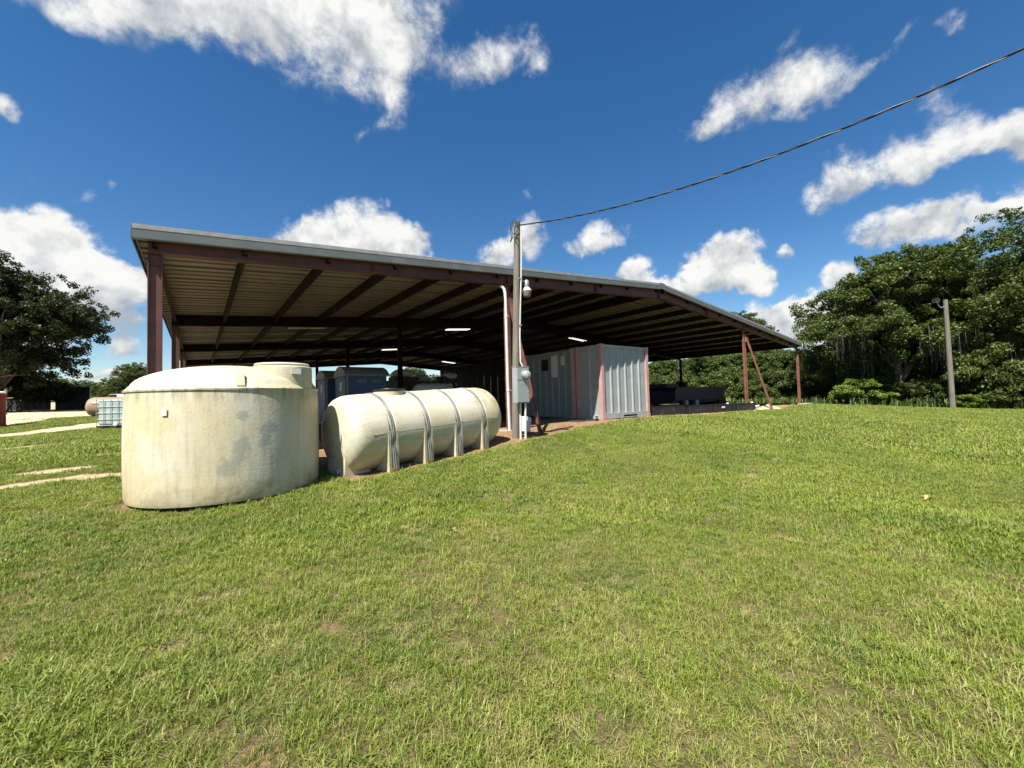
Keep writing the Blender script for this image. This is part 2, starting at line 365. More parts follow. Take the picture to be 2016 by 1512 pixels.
# ---------------------------------------------------------------- lawn: blades in tufts, scattered over the ground
def grass_material(name, a, b, dry):
    t = NT(name); v = t.coord('World'); n = t.noise(v, .55, 5, .6); n2 = t.noise(v, 4.5, 4, .65)
    at_ = t.node('ShaderNodeAttribute', attribute_name='rnd').outputs['Fac']
    oi = t.node('ShaderNodeObjectInfo').outputs['Random']
    c = t.mix(t.ramp(n, .36, .66), a, b)
    c = t.mix(t.math('MULTIPLY', t.ramp(t.noise(v, 1.6, 5, .6), .52, .70), .75), c, (.095, .175, .030))
    c = t.mix(t.math('MULTIPLY', oi, .45), c, tuple(x*.62 for x in a))
    f = t.math('ADD', t.math('MULTIPLY', t.ramp(n2, .48, .75), .75), t.math('MULTIPLY', t.ramp(at_, .72, .95), .8), clamp=True)
    c = t.mix(t.math('MULTIPLY', f, .74), c, dry)
    t.put(t.b.inputs['Base Color'], c); t.b.inputs['Roughness'].default_value = .5; t.b.inputs['Specular IOR Level'].default_value = .35
    tr = t.node('ShaderNodeBsdfTranslucent'); t.l.new(c, tr.inputs[0]); mx = t.node('ShaderNodeMixShader'); mx.inputs[0].default_value = .32
    t.l.new(t.b.outputs[0], mx.inputs[1]); t.l.new(tr.outputs[0], mx.inputs[2]); t.l.new(mx.outputs[0], t.o.inputs[0])
    return t.m
M_GRASS = grass_material('grass_blade', (.160, .230, .022), (.262, .325, .046), (.45, .39, .16))
def tuft(name, rs, n, rad, h0, h1, wd, lean):
    V = []; at_ = []
    for i in range(n):
        a = rs.uniform(0, 6.283); r = rad*math.sqrt(rs.uniform()); x, y = r*math.cos(a), r*math.sin(a)
        h = rs.uniform(h0, h1); b = rs.uniform(0, 6.283); L = h*rs.uniform(.15, lean); w_ = wd*rs.uniform(.7, 1.3)
        dx, dy = math.cos(b), math.sin(b); px, py = -dy*w_/2, dx*w_/2
        p0 = (x, y, -.008); p1 = (x+dx*L*.42, y+dy*L*.42, h*.62); p2 = (x+dx*L, y+dy*L, h*rs.uniform(.75, 1.0))
        V += [(p0[0]-px, p0[1]-py, p0[2]), (p0[0]+px, p0[1]+py, p0[2]), (p1[0]+px*.85, p1[1]+py*.85, p1[2]), (p1[0]-px*.85, p1[1]-py*.85, p1[2])]
        V += [(p1[0]-px*.85, p1[1]-py*.85, p1[2]), (p1[0]+px*.85, p1[1]+py*.85, p1[2]), (p2[0]+px*.15, p2[1]+py*.15, p2[2]), (p2[0]-px*.15, p2[1]-py*.15, p2[2])]
        k = rs.uniform(); at_ += [k, k]
    return bpy.data.objects.new(name, quads(name, np.array(V), M_GRASS, np.array(at_)))
def scatter(name, label, zone, sources, seed, s0, s1):
    rs = np.random.RandomState(seed); x, y = zone(rs)
    b, _ = bare(x, y)
    occupied = (np.hypot(x-.933, y+1.115) < 1.04) | ((x > 10.4) & (x < 13.2) & (y > .3))
    thin = fbm(x*2.1+40, y*2.1+11)
    keep = (rs.rand(len(x)) > np.clip(b*1.25, 0, .985)) & ~occupied & (rs.rand(len(x)) < np.clip(1.95-1.65*thin-.55*np.exp(-((x-1.3)**2/2.2+(y+5.6)**2/.8))-.3*np.exp(-((x-3.3)**2/1.5+(y+7.3)**2/.6)), .25, 1))
    x, y = x[keep], y[keep]; z = gz(x, y)+np.where(True, (fbm(x*2.2, y*2.2)-.5)*.05*np.clip(1-np.hypot(x-8, y)/60, 0, 1), 0)
    me = bpy.data.meshes.new(name); me.vertices.add(len(x)); me.vertices.foreach_set('co', np.stack([x, y, z], -1).astype(np.float32).ravel())
    rot = np.stack([rs.normal(0, .12, len(x)), rs.normal(0, .12, len(x)), rs.uniform(0, 6.283, len(x))], -1).astype(np.float32)
    a = me.attributes.new('rot', 'FLOAT_VECTOR', 'POINT'); a.data.foreach_set('vector', rot.ravel())
    lush = fbm(x*.8+5, y*.8+70)
    a = me.attributes.new('scl', 'FLOAT', 'POINT'); a.data.foreach_set('value', (rs.uniform(s0, s1, len(x))*(.5+1.0*lush)*(1-.45*bare(x, y)[0])).astype(np.float32))
    a = me.attributes.new('pick', 'INT', 'POINT'); a.data.foreach_set('value', np.where(rs.rand(len(x)) < .02*np.clip(3*fbm(x*1.7+3, y*1.7+8)-.9, 0, 1)*2, len(sources)-1, rs.randint(0, max(1, len(sources)-1), len(x))).astype(np.int32))
    o = bpy.data.objects.new(name, me); col.objects.link(o); tag(o, label, 'grass', kind='stuff')
    sc = bpy.data.collections.new(name+'_tufts')
    for s in sources: sc.objects.link(s)
    ng = bpy.data.node_groups.new(name, 'GeometryNodeTree')
    ng.interface.new_socket('Geometry', in_out='INPUT', socket_type='NodeSocketGeometry'); ng.interface.new_socket('Geometry', in_out='OUTPUT', socket_type='NodeSocketGeometry')
    N, L = ng.nodes, ng.links
    gi, go = N.new('NodeGroupInput'), N.new('NodeGroupOutput'); ci = N.new('GeometryNodeCollectionInfo'); ci.inputs[0].default_value = sc
    ci.inputs['Separate Children'].default_value = True; ci.inputs['Reset Children'].default_value = True
    ip = N.new('GeometryNodeInstanceOnPoints'); ip.inputs['Pick Instance'].default_value = True
    def named(nm, ty):
        n = N.new('GeometryNodeInputNamedAttribute'); n.data_type = ty; n.inputs[0].default_value = nm
        return [q for q in n.outputs if q.enabled and q.name == 'Attribute'][0]
    L.new(gi.outputs[0], ip.inputs['Points']); L.new(ci.outputs[0], ip.inputs['Instance'])
    L.new(named('pick', 'INT'), ip.inputs['Instance Index']); L.new(named('scl', 'FLOAT'), ip.inputs['Scale'])
    er = N.new('FunctionNodeEulerToRotation'); L.new(named('rot', 'FLOAT_VECTOR'), er.inputs[0]); L.new(er.outputs[0], ip.inputs['Rotation'])
    L.new(ip.outputs[0], go.inputs[0])
    md = o.modifiers.new('scatter', 'NODES'); md.node_group = ng
    return o
def ring(r0, r1, dens, half=math.pi, far_fade=0):
    def z(rs):
        n = int(half*(r1*r1-r0*r0)*dens); r = np.sqrt(rs.uniform(r0*r0, r1*r1, n)); a = YAW+rs.uniform(-half, half, n)
        return CAM[0]+r*np.sin(a), CAM[1]+r*np.cos(a)
    return z
rs = np.random.RandomState(3)
near = [tuft('tuft_near%d' % k, rs, 9, .030, .010, .032, .0030, 2.2) for k in range(6)]+[tuft('tuft_long', rs, 7, .02, .035, .075, .0036, 1.2)]
mid_ = [tuft('tuft_mid%d' % k, rs, 17, .062, .010, .034, .0042, 2.0) for k in range(5)]+[tuft('tuft_long_mid', rs, 9, .03, .035, .07, .0048, 1.2)]
far_ = [tuft('tuft_far%d' % k, rs, 34, .16, .022, .055, .0095, 1.4) for k in range(4)]
scatter('lawn_grass', 'mown lawn grass close to the viewer in the foreground', ring(0, 4.2, 2500, R(100)), near, 11, .8, 1.3)
scatter('lawn_grass', 'mown lawn grass in the middle distance before the tanks', ring(4.0, 10.5, 820, R(70)), mid_, 12, .8, 1.35)
scatter('lawn_grass', 'mown lawn grass far off up to the trees and shed', ring(10, 44, 85, R(62)), far_, 13, .8, 1.4)
# ---------------------------------------------------------------- materials of the place
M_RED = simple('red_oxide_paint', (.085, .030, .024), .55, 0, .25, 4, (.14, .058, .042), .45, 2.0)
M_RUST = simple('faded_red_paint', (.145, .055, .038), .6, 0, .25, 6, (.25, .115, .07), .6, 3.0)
M_RED_SHADE = simple('red_oxide_shaded', (.012, .007, .0065), .65, 0, .25, 4, (.020, .011, .010), .4, 2.0, spec=.12)  # frame red taken near black: shade under the roof put into the colour
t = NT('galvanised_sheet'); v = t.coord('Object', (.25, 1, 1)); sp = t.node('ShaderNodeSeparateXYZ'); t.l.new(t.coord('Object'), sp.inputs[0])
c = t.mix(t.ramp(t.noise(v, 2.5, 6, .6), .3, .7), (.205, .185, .150), (.285, .262, .220)); c = t.mix(t.math('MULTIPLY', t.ramp(t.noise(v, 1.2, 7, .65, .3), .52, .72), .5), c, (.14, .118, .09))
lap = t.math('PINGPONG', t.math('ADD', sp.outputs[1], .0), .1501)         # grime and shadow lines painted along the laps and ribs
c = t.mix(t.math('MULTIPLY', t.ramp(lap, .010, .002), .8), c, (.045, .038, .028))
M_SHEET = t.done(c, .55)
M_TRIM = simple('grey_trim_paint', (.097, .111, .109), .5, 0, .10, 3, (.17, .18, .17), .35, 1.5)
M_TRIMTOP = simple('weathered_roof_edge', (.28, .28, .265), .5, .2, .12, 8, (.22, .215, .20), .5, 3)
M_PVC = simple('white_pvc', (.52, .51, .48), .4, 0, .05, 3, (.55, .50, .42), .35, 2)
M_CONC = simple('concrete', (.28, .26, .23), .9, 0, .2, 8, bump=.3)
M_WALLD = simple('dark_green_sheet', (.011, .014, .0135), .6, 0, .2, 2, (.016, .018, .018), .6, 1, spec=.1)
M_STEEL = simple('galvanised_steel', (.30, .31, .32), .45, .35, .12, 6)
M_BLACK = simple('black_plastic', (.010, .010, .011), .5, 0, .3, 4, (.04, .038, .036), .5, 3)
M_RUBBER = simple('rubber', (.02, .02, .02), .8, 0, .2, 8)
M_WHITE = simple('white_plastic', (.60, .59, .56), .45, 0, .06, 4, (.45, .42, .36), .4, 3)
t = NT('lit_tube'); t.b.inputs['Emission Color'].default_value = (1, .97, .82, 1); t.b.inputs['Emission Strength'].default_value = .62; M_TUBE = t.done((.9, .9, .85), .4)

# ---------------------------------------------------------------- the open shed: five frames, 26.2 m across and 26.8 m deep
W_, B_ = 26.2, 6.692
LEN = 4*B_+.15
def dd(x): return min(x, W_-x)
def z_low(x): return 3.034+.079*dd(x)          # underside of the rafters
def z_sheet(x): return 3.335+.0888*dd(x)       # roof sheets
shed = thing('open_shed', (0, 0, 0), 'long open-sided steel shed with red frame and low gable roof', 'shed')
def ibeam(p, q, depth, flange, side):          # I-section from p to q: flanges across `side`
    m = MB(); p, q = np.array(p, float), np.array(q, float); s = np.array(side, float)
    for k in (-1, 1): m.bar(p+s*k*(depth/2-.006), q+s*k*(depth/2-.006), flange, .012, up=side)
    m.bar(p, q, .009, depth-.026, up=side); return m
for n in range(5):
    y = n*B_+.075
    for u in (0, .25, .75, 1):
        cx = {0: .0825, 1: W_-.0825}.get(u, u*W_)
        top = z_low(cx)
        m = ibeam((cx, y, g1(cx, y)-.15), (cx, y, top-.012), .165, .085, (1, 0, 0))
        m.box((cx-.0815, y-.0605, top-.0115), (cx+.0815, y+.0605, top-.001)).box((cx-.068, y-.041, top-.17), (cx+.068, y-.0055, top-.16))
        m.box((cx-.14, y-.12, g1(cx, y)-.02), (cx+.14, y+.12, g1(cx, y)+.012))
        m.build('column', (M_RUST if u > .1 else M_RED) if n == 0 else (M_RED if u == 0 else M_RED_SHADE), shed)
    for s in (0, 1):                             # two rafters, deeper towards the ridge
        xs = [s*W_, W_/2-(.004 if s == 0 else -.004)]
        V = MB(); x0, x1 = xs
        def strip(z0a, z1a, z0b, z1b, ya, yb):
            V.add([(x0,ya,z0a),(x0,yb,z0a),(x0,yb,z1a),(x0,ya,z1a),(x1,ya,z0b),(x1,yb,z0b),(x1,yb,z1b),(x1,ya,z1b)],
                  [(0,1,2,3),(7,6,5,4),(0,4,5,1),(1,5,6,2),(2,6,7,3),(3,7,4,0)])
        la, lb, ta, tb = z_low(0), z_low(W_/2), z_sheet(0)-.022, z_sheet(W_/2)-.022
        strip(la, la+.012, lb, lb+.012, y-.075, y+.075); strip(ta-.012, ta, tb-.012, tb, y-.075, y+.075)
        strip(la+.0125, ta-.0125, lb+.0125, tb-.0125, y-.005, y+.005)
        for k in range(1, 5):                    # stiffeners where columns and splices sit
            xx = x0+(x1-x0)*k/4
            V.box((xx-.005, y-.07, z_low(xx)+.014), (xx+.005, y-.0052, z_sheet(xx)-.036)); V.box((xx-.005, y+.0052, z_low(xx)+.014), (xx+.005, y+.07, z_sheet(xx)-.036))
        V.build('rafter', M_RED if n == 0 else M_RED_SHADE, shed)
for s in (0, 1):                                 # purlins run the length of the shed
    for k in range(11):
        d_ = .05 if k == 0 else (1.27*k-.12 if k < 10 else 12.9)
        x = d_ if s == 0 else W_-d_
        z = z_sheet(x)-.004; m = MB(); a, b = -.02, LEN+.02
        sg = 1 if s == 0 else -1
        sl_ = .0888*sg
        m.prism([(x, z-.215), (x+.006, z-.215), (x+.006, z-.016), (x, z-.016)], 'y', a, b)
        m.prism([(x+.0065, z-.215), (x+.07, z-.213), (x+.07, z-.207), (x+.0065, z-.208)], 'y', a, b)
        m.build('purlin', M_RED_SHADE, shed)
# roof sheets: each a ribbed panel from eave to ridge
NS = 30; PW = (LEN+.16)/NS
def sheet_mesh(s):
    prof = [(-.004, 0), (-.002, -.02), (.0, 0)]
    for k in range(3):
        o = k*PW/3
        prof += [(o+.003, 0), (o+.006, -.010), (o+.009, 0), (o+PW/3-.075, 0), (o+PW/3-.058, .042), (o+PW/3-.019, .042), (o+PW/3-.002, 0)]
    prof += [(PW+.012, 0)]
    x0, x1 = (-.15, W_/2) if s == 0 else (W_/2, W_+.15)
    V = []; n = len(prof)
    for x in (x0, x1):
        V += [(x, y, 3.335+.0888*(x if s == 0 else W_-x)+h) for y, h in prof]
    return MB().add(V, [(k, k+1, n+k+1, n+k) for k in range(n-1)])
for s in (0, 1):
    base = None
    for k in range(NS):
        if base is None: o = base = sheet_mesh(s).build('roof_panel', M_SHEET, shed)
        else: o = base.copy(); col.objects.link(o)
        o.parent = shed; o.location = (0, -.08+k*PW, (k % 2)*.0035)
for yy, sg in ((-.085, -1), (LEN+.085, 1)):       # rake trim front and back, both slopes, in lengths
    for s in (0, 1):
        cuts = [-.155, 3.3, 6.75, 10.1, W_/2-.16] if s == 0 else [W_/2+.16, 16.6, 20.0, 23.2, W_+.155]
        for a, b in zip(cuts[:-1], cuts[1:]):
            g = .0012
            def zz(x): return 3.335+.0888*(x if s == 0 else W_-x)
            def slab(y0, y1, lo0, hi0, lo1=None, hi1=None):
                lo1 = lo0 if lo1 is None else lo1; hi1 = hi0 if hi1 is None else hi1
                V = [(x, y, zz(x)+h) for x in (a+g, b-g) for y, h in ((y0, lo0), (y1, lo1), (y1, hi1), (y0, hi0))]
                return MB().add(V, [(0,1,2,3),(7,6,5,4),(0,4,5,1),(1,5,6,2),(2,6,7,3),(3,7,4,0)])
            f0, f1 = sorted((yy, yy+sg*.012))
            fa = slab(f0, f1, -.135, -.005).build('rake_trim', M_TRIM, shed)
            tp = slab(f0-.004, f1+.004, -.0045, .062).build('trim_edge', M_TRIMTOP, fa)
            lip = slab(*sorted((yy-sg*.07, yy+sg*.011)), -.143, -.1355).build('trim_lip', M_TRIM, fa)
    m = MB().prism([(W_/2-.165, z_sheet(W_/2)-.145), (W_/2, z_sheet(W_/2)-.13), (W_/2+.165, z_sheet(W_/2)-.145), (W_/2+.165, z_sheet(W_/2)+.055), (W_/2, z_sheet(W_/2)+.072), (W_/2-.165, z_sheet(W_/2)+.055)], 'y', *sorted((yy+sg*.017, yy-sg*.01)))
    m.build('ridge_trim', M_TRIM, shed)
for s in (0, 1):                                 # eave trim along both long sides
    x = -.158 if s == 0 else W_+.158; sg = -1 if s == 0 else 1
    z = 3.335-.0888*.15
    MB().box((min(x, x+sg*.012), -.084, z-.13), (max(x, x+sg*.012), LEN+.084, z+.045)).build('eave_trim', M_TRIM, shed)
MB().prism([(W_/2-.2, z_sheet(W_/2-.2)+.034), (W_/2, z_sheet(W_/2)+.045), (W_/2+.2, z_sheet(W_/2-.2)+.034), (W_/2, z_sheet(W_/2)+.06)], 'y', -.07, LEN+.07).build('ridge_cap', M_TRIM, shed)
# raking braces in front of the two inner front columns
for cx, fy in ((.25*W_, -.96), (.75*W_, -.9)):
    ft = (cx+.05, fy, g1(cx, fy)-.05); tp = (cx-.01, -.04, 3.08)
    b = MB().bar(tp, ft, .012, .085, up=(1, 0, 0)).bar((tp[0]+.035, tp[1]-.012, tp[2]), (ft[0]+.035, ft[1]-.012, ft[2]), .07, .01, up=(1, 0, 0)).build('brace', M_RUST, shed)
    MB().box((cx-.07, -.075, 2.98), (cx+.07, -.012, 3.2)).build('gusset_plate', M_RUST, b)
    for k in range(4):
        f = .55+.12*k; p = [tp[i]+(ft[i]-tp[i])*f for i in range(3)]
        MB().lathe([(.008, 0), (.008, .012), (.001, .014)], 8, M=Matrix.Rotation(R(90), 4, 'X'), c=(p[0]+.05, p[1]-.02, p[2])).build('bolt', M_STEEL, b)
# white rainwater pipe on the inner front column
px_, py_ = .25*W_-.15, -.07
dp = MB().tube([(px_-.07, .03, 3.49), (px_-.04, .0, 3.46), (px_-.015, -.035, 3.41), (px_-.004, -.06, 3.32), (px_, py_, 3.12), (px_, py_, 1.2), (px_+.015, py_, .02)], .036, 12).build('downpipe', M_PVC, shed, smooth=True)
for z in (2.75, .98): MB().lathe([(.041, -.03), (.044, 0), (.041, .03)], 12, c=(px_+.003, py_, z)).box((px_+.04, py_-.012, z-.012), (px_+.09, py_+.02, z+.012)).build('pipe_bracket', M_PVC, dp)
MB().box((.25*W_-.3, -.16, -.2), (.25*W_+.25, .3, .03)).build('footing', M_CONC, shed, bevel=.01)
MB().box((W_-1.25, -.55, -.2), (W_-.2, -.18, .12)).build('footing', M_CONC, shed, bevel=.02)
# the closed-in room at the back right, of ribbed sheets
def ribbed(x0, w, h0, h1, m_):
    pr = []
    for k in range(3): o = k*w/3; pr += [(o, 0), (o+w/3-.09, 0), (o+w/3-.07, -.03), (o+w/3-.03, -.03), (o+w/3-.01, 0)]
    pr += [(w-.004, 0)]; n = len(pr)
    return MB().add([(a, b, h0) for a, b in pr]+[(a, b, h1) for a, b in pr], [(k, k+1, n+k+1, n+k) for k in range(n-1)])
room = thing('storage_room', (18.5, 9.8, 0), 'closed storage room of dark ribbed sheet at the back of the shed', 'room')
hz = z_low(18.5)+.05
for k in range(18):
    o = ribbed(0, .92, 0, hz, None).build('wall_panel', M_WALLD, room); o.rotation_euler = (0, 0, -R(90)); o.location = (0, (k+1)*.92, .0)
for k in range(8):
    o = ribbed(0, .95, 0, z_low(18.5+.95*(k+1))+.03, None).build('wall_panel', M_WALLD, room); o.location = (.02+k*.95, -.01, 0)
# strip lights under the roof
def strip(x, y, lit, label):
    sl_ = math.atan(.0888)*(1 if x < W_/2 else -1)
    z = z_sheet(x)-.27
    th = thing('strip_light', (x, y, z), label, 'light', group='strip lights under the shed roof', rot=(0, -sl_, 0))
    MB().prism([(-.06, .0), (.06, .0), (.05, .06), (-.05, .06)], 'x', -.6, .6).build('housing', M_STEEL, th)
    for s in (-1, 1): MB().tube([(-.57, s*.105, -.022), (.57, s*.105, -.022)], .021, 8).build('tube', M_TUBE if lit else M_WHITE, th, smooth=True)
    for s in (-.45, .45): MB().tube([(s, 0, .06), (s, 0, .26)], .006, 6).build('hanger', M_STEEL, th)
strip(9.7, 7.85, True, 'lit twin-tube strip light nearest above the cream leg tank')
strip(16.8, 7.3, True, 'lit twin-tube strip light above the grey container')
strip(9.75, 15.8, True, 'lit strip light half hidden behind an inner column of the shed')
strip(3.5, 7.2, False, 'unlit strip light under the left roof slope by the first frame')
strip(12.9, 24.6, False, 'unlit strip light at the far ridge of the shed')
strip(16.8, 21.6, True, 'small lit strip light far back beside the dark room wall')
# ---------------------------------------------------------------- cream plastic tanks
def tank_plastic(name, patches=False, rim=None, streak=(9, 9, .7), pink=None):
    t = NT(name); v = t.coord('Object'); vs = t.coord('Object', streak)
    c = t.mix(t.ramp(t.noise(v, 1.3, 5, .6), .35, .7), (.49, .42, .25), (.53, .505, .405))
    c = t.mix(t.math('MULTIPLY', t.ramp(t.noise(vs, 1.6, 8, .78), .46, .68), .42), c, (.26, .235, .135))
    c = t.mix(t.math('MULTIPLY', t.ramp(t.noise(v, 14, 8, .8), .46, .68), .34), c, (.285, .265, .185))
    c = t.mix(t.math('MULTIPLY', t.ramp(t.noise(v, 45, 4, .7), .52, .68), .40), c, (.56, .54, .47))
    sp = t.node('ShaderNodeSeparateXYZ'); t.l.new(v, sp.inputs[0])
    if rim:
        near_rim = t.math('MULTIPLY', t.ramp(sp.outputs[2], rim-.22, rim-.01), t.ramp(sp.outputs[2], rim+.06, rim+.02))
        st = t.ramp(t.noise(t.coord('Object', (16, 16, 1.2)), 1.0, 6, .7), .44, .64)
        c = t.mix(t.math('MULTIPLY', t.math('MULTIPLY', near_rim, st), .55), c, (.10, .09, .05))
        low = t.math('MULTIPLY', t.ramp(sp.outputs[2], .42, .0), t.ramp(t.noise(v, 3.5, 6, .7), .42, .6))
        c = t.mix(t.math('MULTIPLY', low, .45), c, (.26, .20, .12))
        # long dark runs from the rim
        runs = t.ramp(t.noise(t.coord('Object', (4.2, 4.2, .16), (3, 1, 0)), 1.3, 5, .6), .6, .72)
        c = t.mix(t.math('MULTIPLY', runs, .42), c, (.21, .185, .10))
    if patches:
        # smears of grey paint on the near wall
        def blob(cx, cz, rx, rz, tilt):
            mp = t.node('ShaderNodeMapping', vector_type='TEXTURE'); mp.inputs['Location'].default_value = (cx, 0, cz); mp.inputs['Rotation'].default_value = (0, tilt, 0); mp.inputs['Scale'].default_value = (rx, 50, rz)
            t.l.new(v, mp.inputs[0]); L = t.node('ShaderNodeVectorMath', operation='LENGTH'); t.l.new(mp.outputs[0], L.inputs[0]); return t.math('SUBTRACT', 1, L.outputs['Value'], clamp=True)
        g = None
        for a in ((.02, .55, .13, .36, R(18)), (-.10, .40, .16, .16, 0), (.32, .82, .22, .13, R(-25)), (.28, .70, .10, .16, R(20)), (.05, .98, .10, .09, 0), (.83, .12, .06, .16, 0), (.64, .05, .06, .10, 0), (.75, .0, .25, .06, 0)):
            b = blob(*a); g = b if g is None else t.math('MAXIMUM', g, b)
        front = t.ramp(sp.outputs[1], .1, -.1)
        g = t.math('MULTIPLY', t.ramp(t.math('ADD', g, t.math('MULTIPLY', t.math('SUBTRACT', t.noise(v, 6, 8, .75), .5), 1.9)), .30, .62), front)
        c = t.mix(t.math('MULTIPLY', g, .55), c, (.225, .24, .23))
    if pink:
        pk = t.math('MULTIPLY', t.ramp(t.noise(t.coord('Object', (6, 1.4, 1.4)), 1.5, 6, .7), .46, .62), t.ramp(sp.outputs[0], pink, pink+.35))
        pk = t.math('MULTIPLY', pk, t.ramp(sp.outputs[2], .1, .4)); c = t.mix(t.math('MULTIPLY', pk, .75), c, (.20, .145, .155))
    t.bump(t.noise(v, 30, 5, .6), .12, .02)
    t.b.inputs['Subsurface Weight'].default_value = .0
    return t.done(c, t.math('ADD', t.math('MULTIPLY', t.noise(v, 8, 4), .25), .38), 0, .4)
def paper(name, c=(.60, .59, .55)):
    t = NT(name); v = t.coord('Generated'); br = t.node('ShaderNodeTexBrick'); t.l.new(v, br.inputs[0])
    br.inputs['Scale'].default_value = 9; br.inputs['Mortar Size'].default_value = .028; br.inputs['Color1'].default_value = br.inputs['Color2'].default_value = (*c, 1); br.inputs['Mortar'].default_value = (.42, .41, .38, 1)
    br.inputs['Brick Width'].default_value = 2.2; br.inputs['Row Height'].default_value = .55
    m = t.noise(v, 4, 4, .6); return t.done(t.mix(t.math('MULTIPLY', t.ramp(m, .5, .7), .35), br.outputs[0], tuple(x*.8 for x in c)), .7)
M_PAPER = paper('printed_paper')
TX, TY, TR = .933, -1.115, 1.05
TZ = -.315
ht = .972-TZ                                          # wall height to the rim
vt = thing('storage_tank', (TX, TY, TZ), 'large round cream storage tank, upright, stained, with domed top', 'tank')
M_VT = tank_plastic('upright_tank_plastic', True, ht)
prof = [(.02, 0), (TR-.05, 0), (TR-.015, .012), (TR, .06)] + [(TR+.012*math.sin(math.pi*k/6), .06+(ht-.12)*k/6) for k in range(1, 6)] + [(TR, ht-.05), (TR-.003, ht-.012), (TR+.010, ht-.004), (TR+.012, ht+.014), (TR-.008, ht+.032)]
body = MB().lathe([p for p in prof], 96).build('wall', M_VT, vt, smooth=True)
dome = [(TR-.009, ht+.033)] + [((TR-.04)*math.cos(a), ht+.042+.30*math.sin(a)**1.0) for a in [R(6+84*k/14) for k in range(15)]]
dome[-1] = (.01, dome[-1][1])
M_VTT = tank_plastic('tank_top_plastic')
MB().lathe(dome, 96).build('dome', M_VTT, vt, smooth=True)
nx_, ny_ = .545, -.435
nk = MB().lathe([(.36, ht-.06), (.357, ht+.27), (.353, ht+.30), (.335, ht+.312), (.03, ht+.315)], 48, c=(nx_, ny_, 0)).build('neck', M_VTT, vt, smooth=True)
MB().lathe([(.32, ht+.316), (.33, ht+.335), (.315, ht+.352), (.05, ht+.365), (.01, ht+.366)], 48, c=(nx_, ny_, 0)).build('lid', M_VTT, nk, smooth=True)
MB().lathe([(.12, ht+.36), (.12, ht+.40), (.10, ht+.41), (.01, ht+.41)], 24, c=(nx_+.02, ny_+.35, 0)).build('vent_cap', M_BLACK, vt, smooth=True)
a_ = -R(97)
MB().box((.05, -.370, ht+.20), (.16, -.352, ht+.27)).build('sticker', M_PAPER, nk).location = (nx_, ny_, 0)
for a0, w_, z_ in ((R(272), .05, ht-.05),):
    ca, sa_ = math.cos(a0), math.sin(a0)
    MB().prism([(TR-.20, z_+.08), (TR-.0, z_+.05), (TR-.0, z_+.10), (TR-.08, z_+.24), (TR-.20, z_+.24)], 'y', -.04, .04).build('lifting_lug', M_VTT, vt).rotation_euler = (0, 0, a0)
o = MB().box((-.028, -.004, -.036), (.028, .004, .036)).build('tag', M_WHITE, vt); a0 = R(233); o.location = ((TR+.017)*math.cos(a0), (TR+.017)*math.sin(a0), ht-.24); o.rotation_euler = (0, 0, a0+R(90))
# ---- lying tank on legs
LA = np.array([2.084, -1.473, .30]); TH, PH = R(12.618), R(2.557); LR = .585; L1, L0 = 3.28, .06
lt = thing('leg_tank', tuple(LA), 'cream leg tank lying on its side with four steel hoops', 'tank', rot=Euler((0, -PH, TH), 'XYZ'))
M_LT = tank_plastic('leg_tank_plastic', False, None, (.8, 7, 7), 2.35)
prof = []
for k in range(10): a = R(90-9*k*1.0); prof.append((LR*math.cos(a)**.75 if k else .01, L0-.10+.36*(1-math.sin(a)) if True else 0))
prof = [(.01, L0), (LR*.60, L0+.012), (LR*.82, L0+.045), (LR*.93, L0+.10), (LR*.985, L0+.18), (LR, L0+.29)]
M_HOOP = simple('dull_hoop_steel', (.20, .205, .21), .55, .2, .2, 6)
hoops = [.664+.656*i for i in range(4)]
for h in hoops: prof += [(LR+.004, h-.10), (LR+.003, h-.06), (LR-.016, h-.045), (LR-.016, h+.045), (LR+.003, h+.06), (LR+.004, h+.10)]
prof += [(LR, L1-.31), (LR*.965, L1-.19), (LR*.88, L1-.105), (LR*.72, L1-.045), (LR*.45, L1-.012), (.01, L1)]
ROTX = Matrix.Rotation(R(90), 4, 'Y')
MB().lathe(prof, 72, M=ROTX).build('body', M_LT, lt, smooth=True)
for sy in (-1, 1):                                         # mould seam along both flanks
    MB().box((L0+.28, sy*(LR+.001)-.005, -.003), (L1-.28, sy*(LR+.001)+.005, .003)).build('seam', M_LT, lt)
for h in hoops:
    for sy in (-1, 1):                                     # a moulded leg under each side of a hoop
        V = []; n = 9
        zb = -LR*1.03
        out = []
        for k in range(n):
            a = R(8+82*k/(n-1)); out.append((LR*math.cos(a), -LR*math.sin(a)))
        poly = [(LR-.01, 0.02), (LR+.006, 0.02), (LR+.006, -.1), (LR-.01, zb), (LR*.42, zb), (LR*.40, zb+.06)] + [(y, z) for y, z in out[::-1] if z < -.02 and y > LR*.35]
        MB().prism([(sy*y, z) for y, z in poly], 'x', h-.085, h-.042).build('leg', M_LT, lt)
        MB().prism([(sy*y, z) for y, z in poly], 'x', h+.042, h+.085).build('leg', M_LT, lt)
        MB().prism([(sy*(y-.02), z) for y, z in poly], 'x', h-.0415, h+.0415).build('leg_web', M_LT, lt)
    path = [(h, -(LR+.012), -LR*.92), (h, -(LR+.008), -LR*.45)]+[(h, -(LR+.006)*math.cos(R(a)), (LR+.006)*math.sin(R(a))) for a in range(-15, 196, 7)]+[(h, LR+.008, -LR*.45), (h, LR+.012, -LR*.92)]
    hp = MB()
    for d_ in (-.016, .016): hp.tube([(p[0]+d_, p[1], p[2]) for p in path], .0085, 8)
    hp.bar((h-.03, 0, LR+.002), (h+.03, 0, LR+.002), .03, .006)
    ho = hp.build('hoop', M_HOOP, lt, smooth=True)
    MB().box((h-.05, -(LR+.04), -LR*.95), (h+.05, -(LR-.0), -LR*.91)).build('hoop_foot', M_RUST, ho)
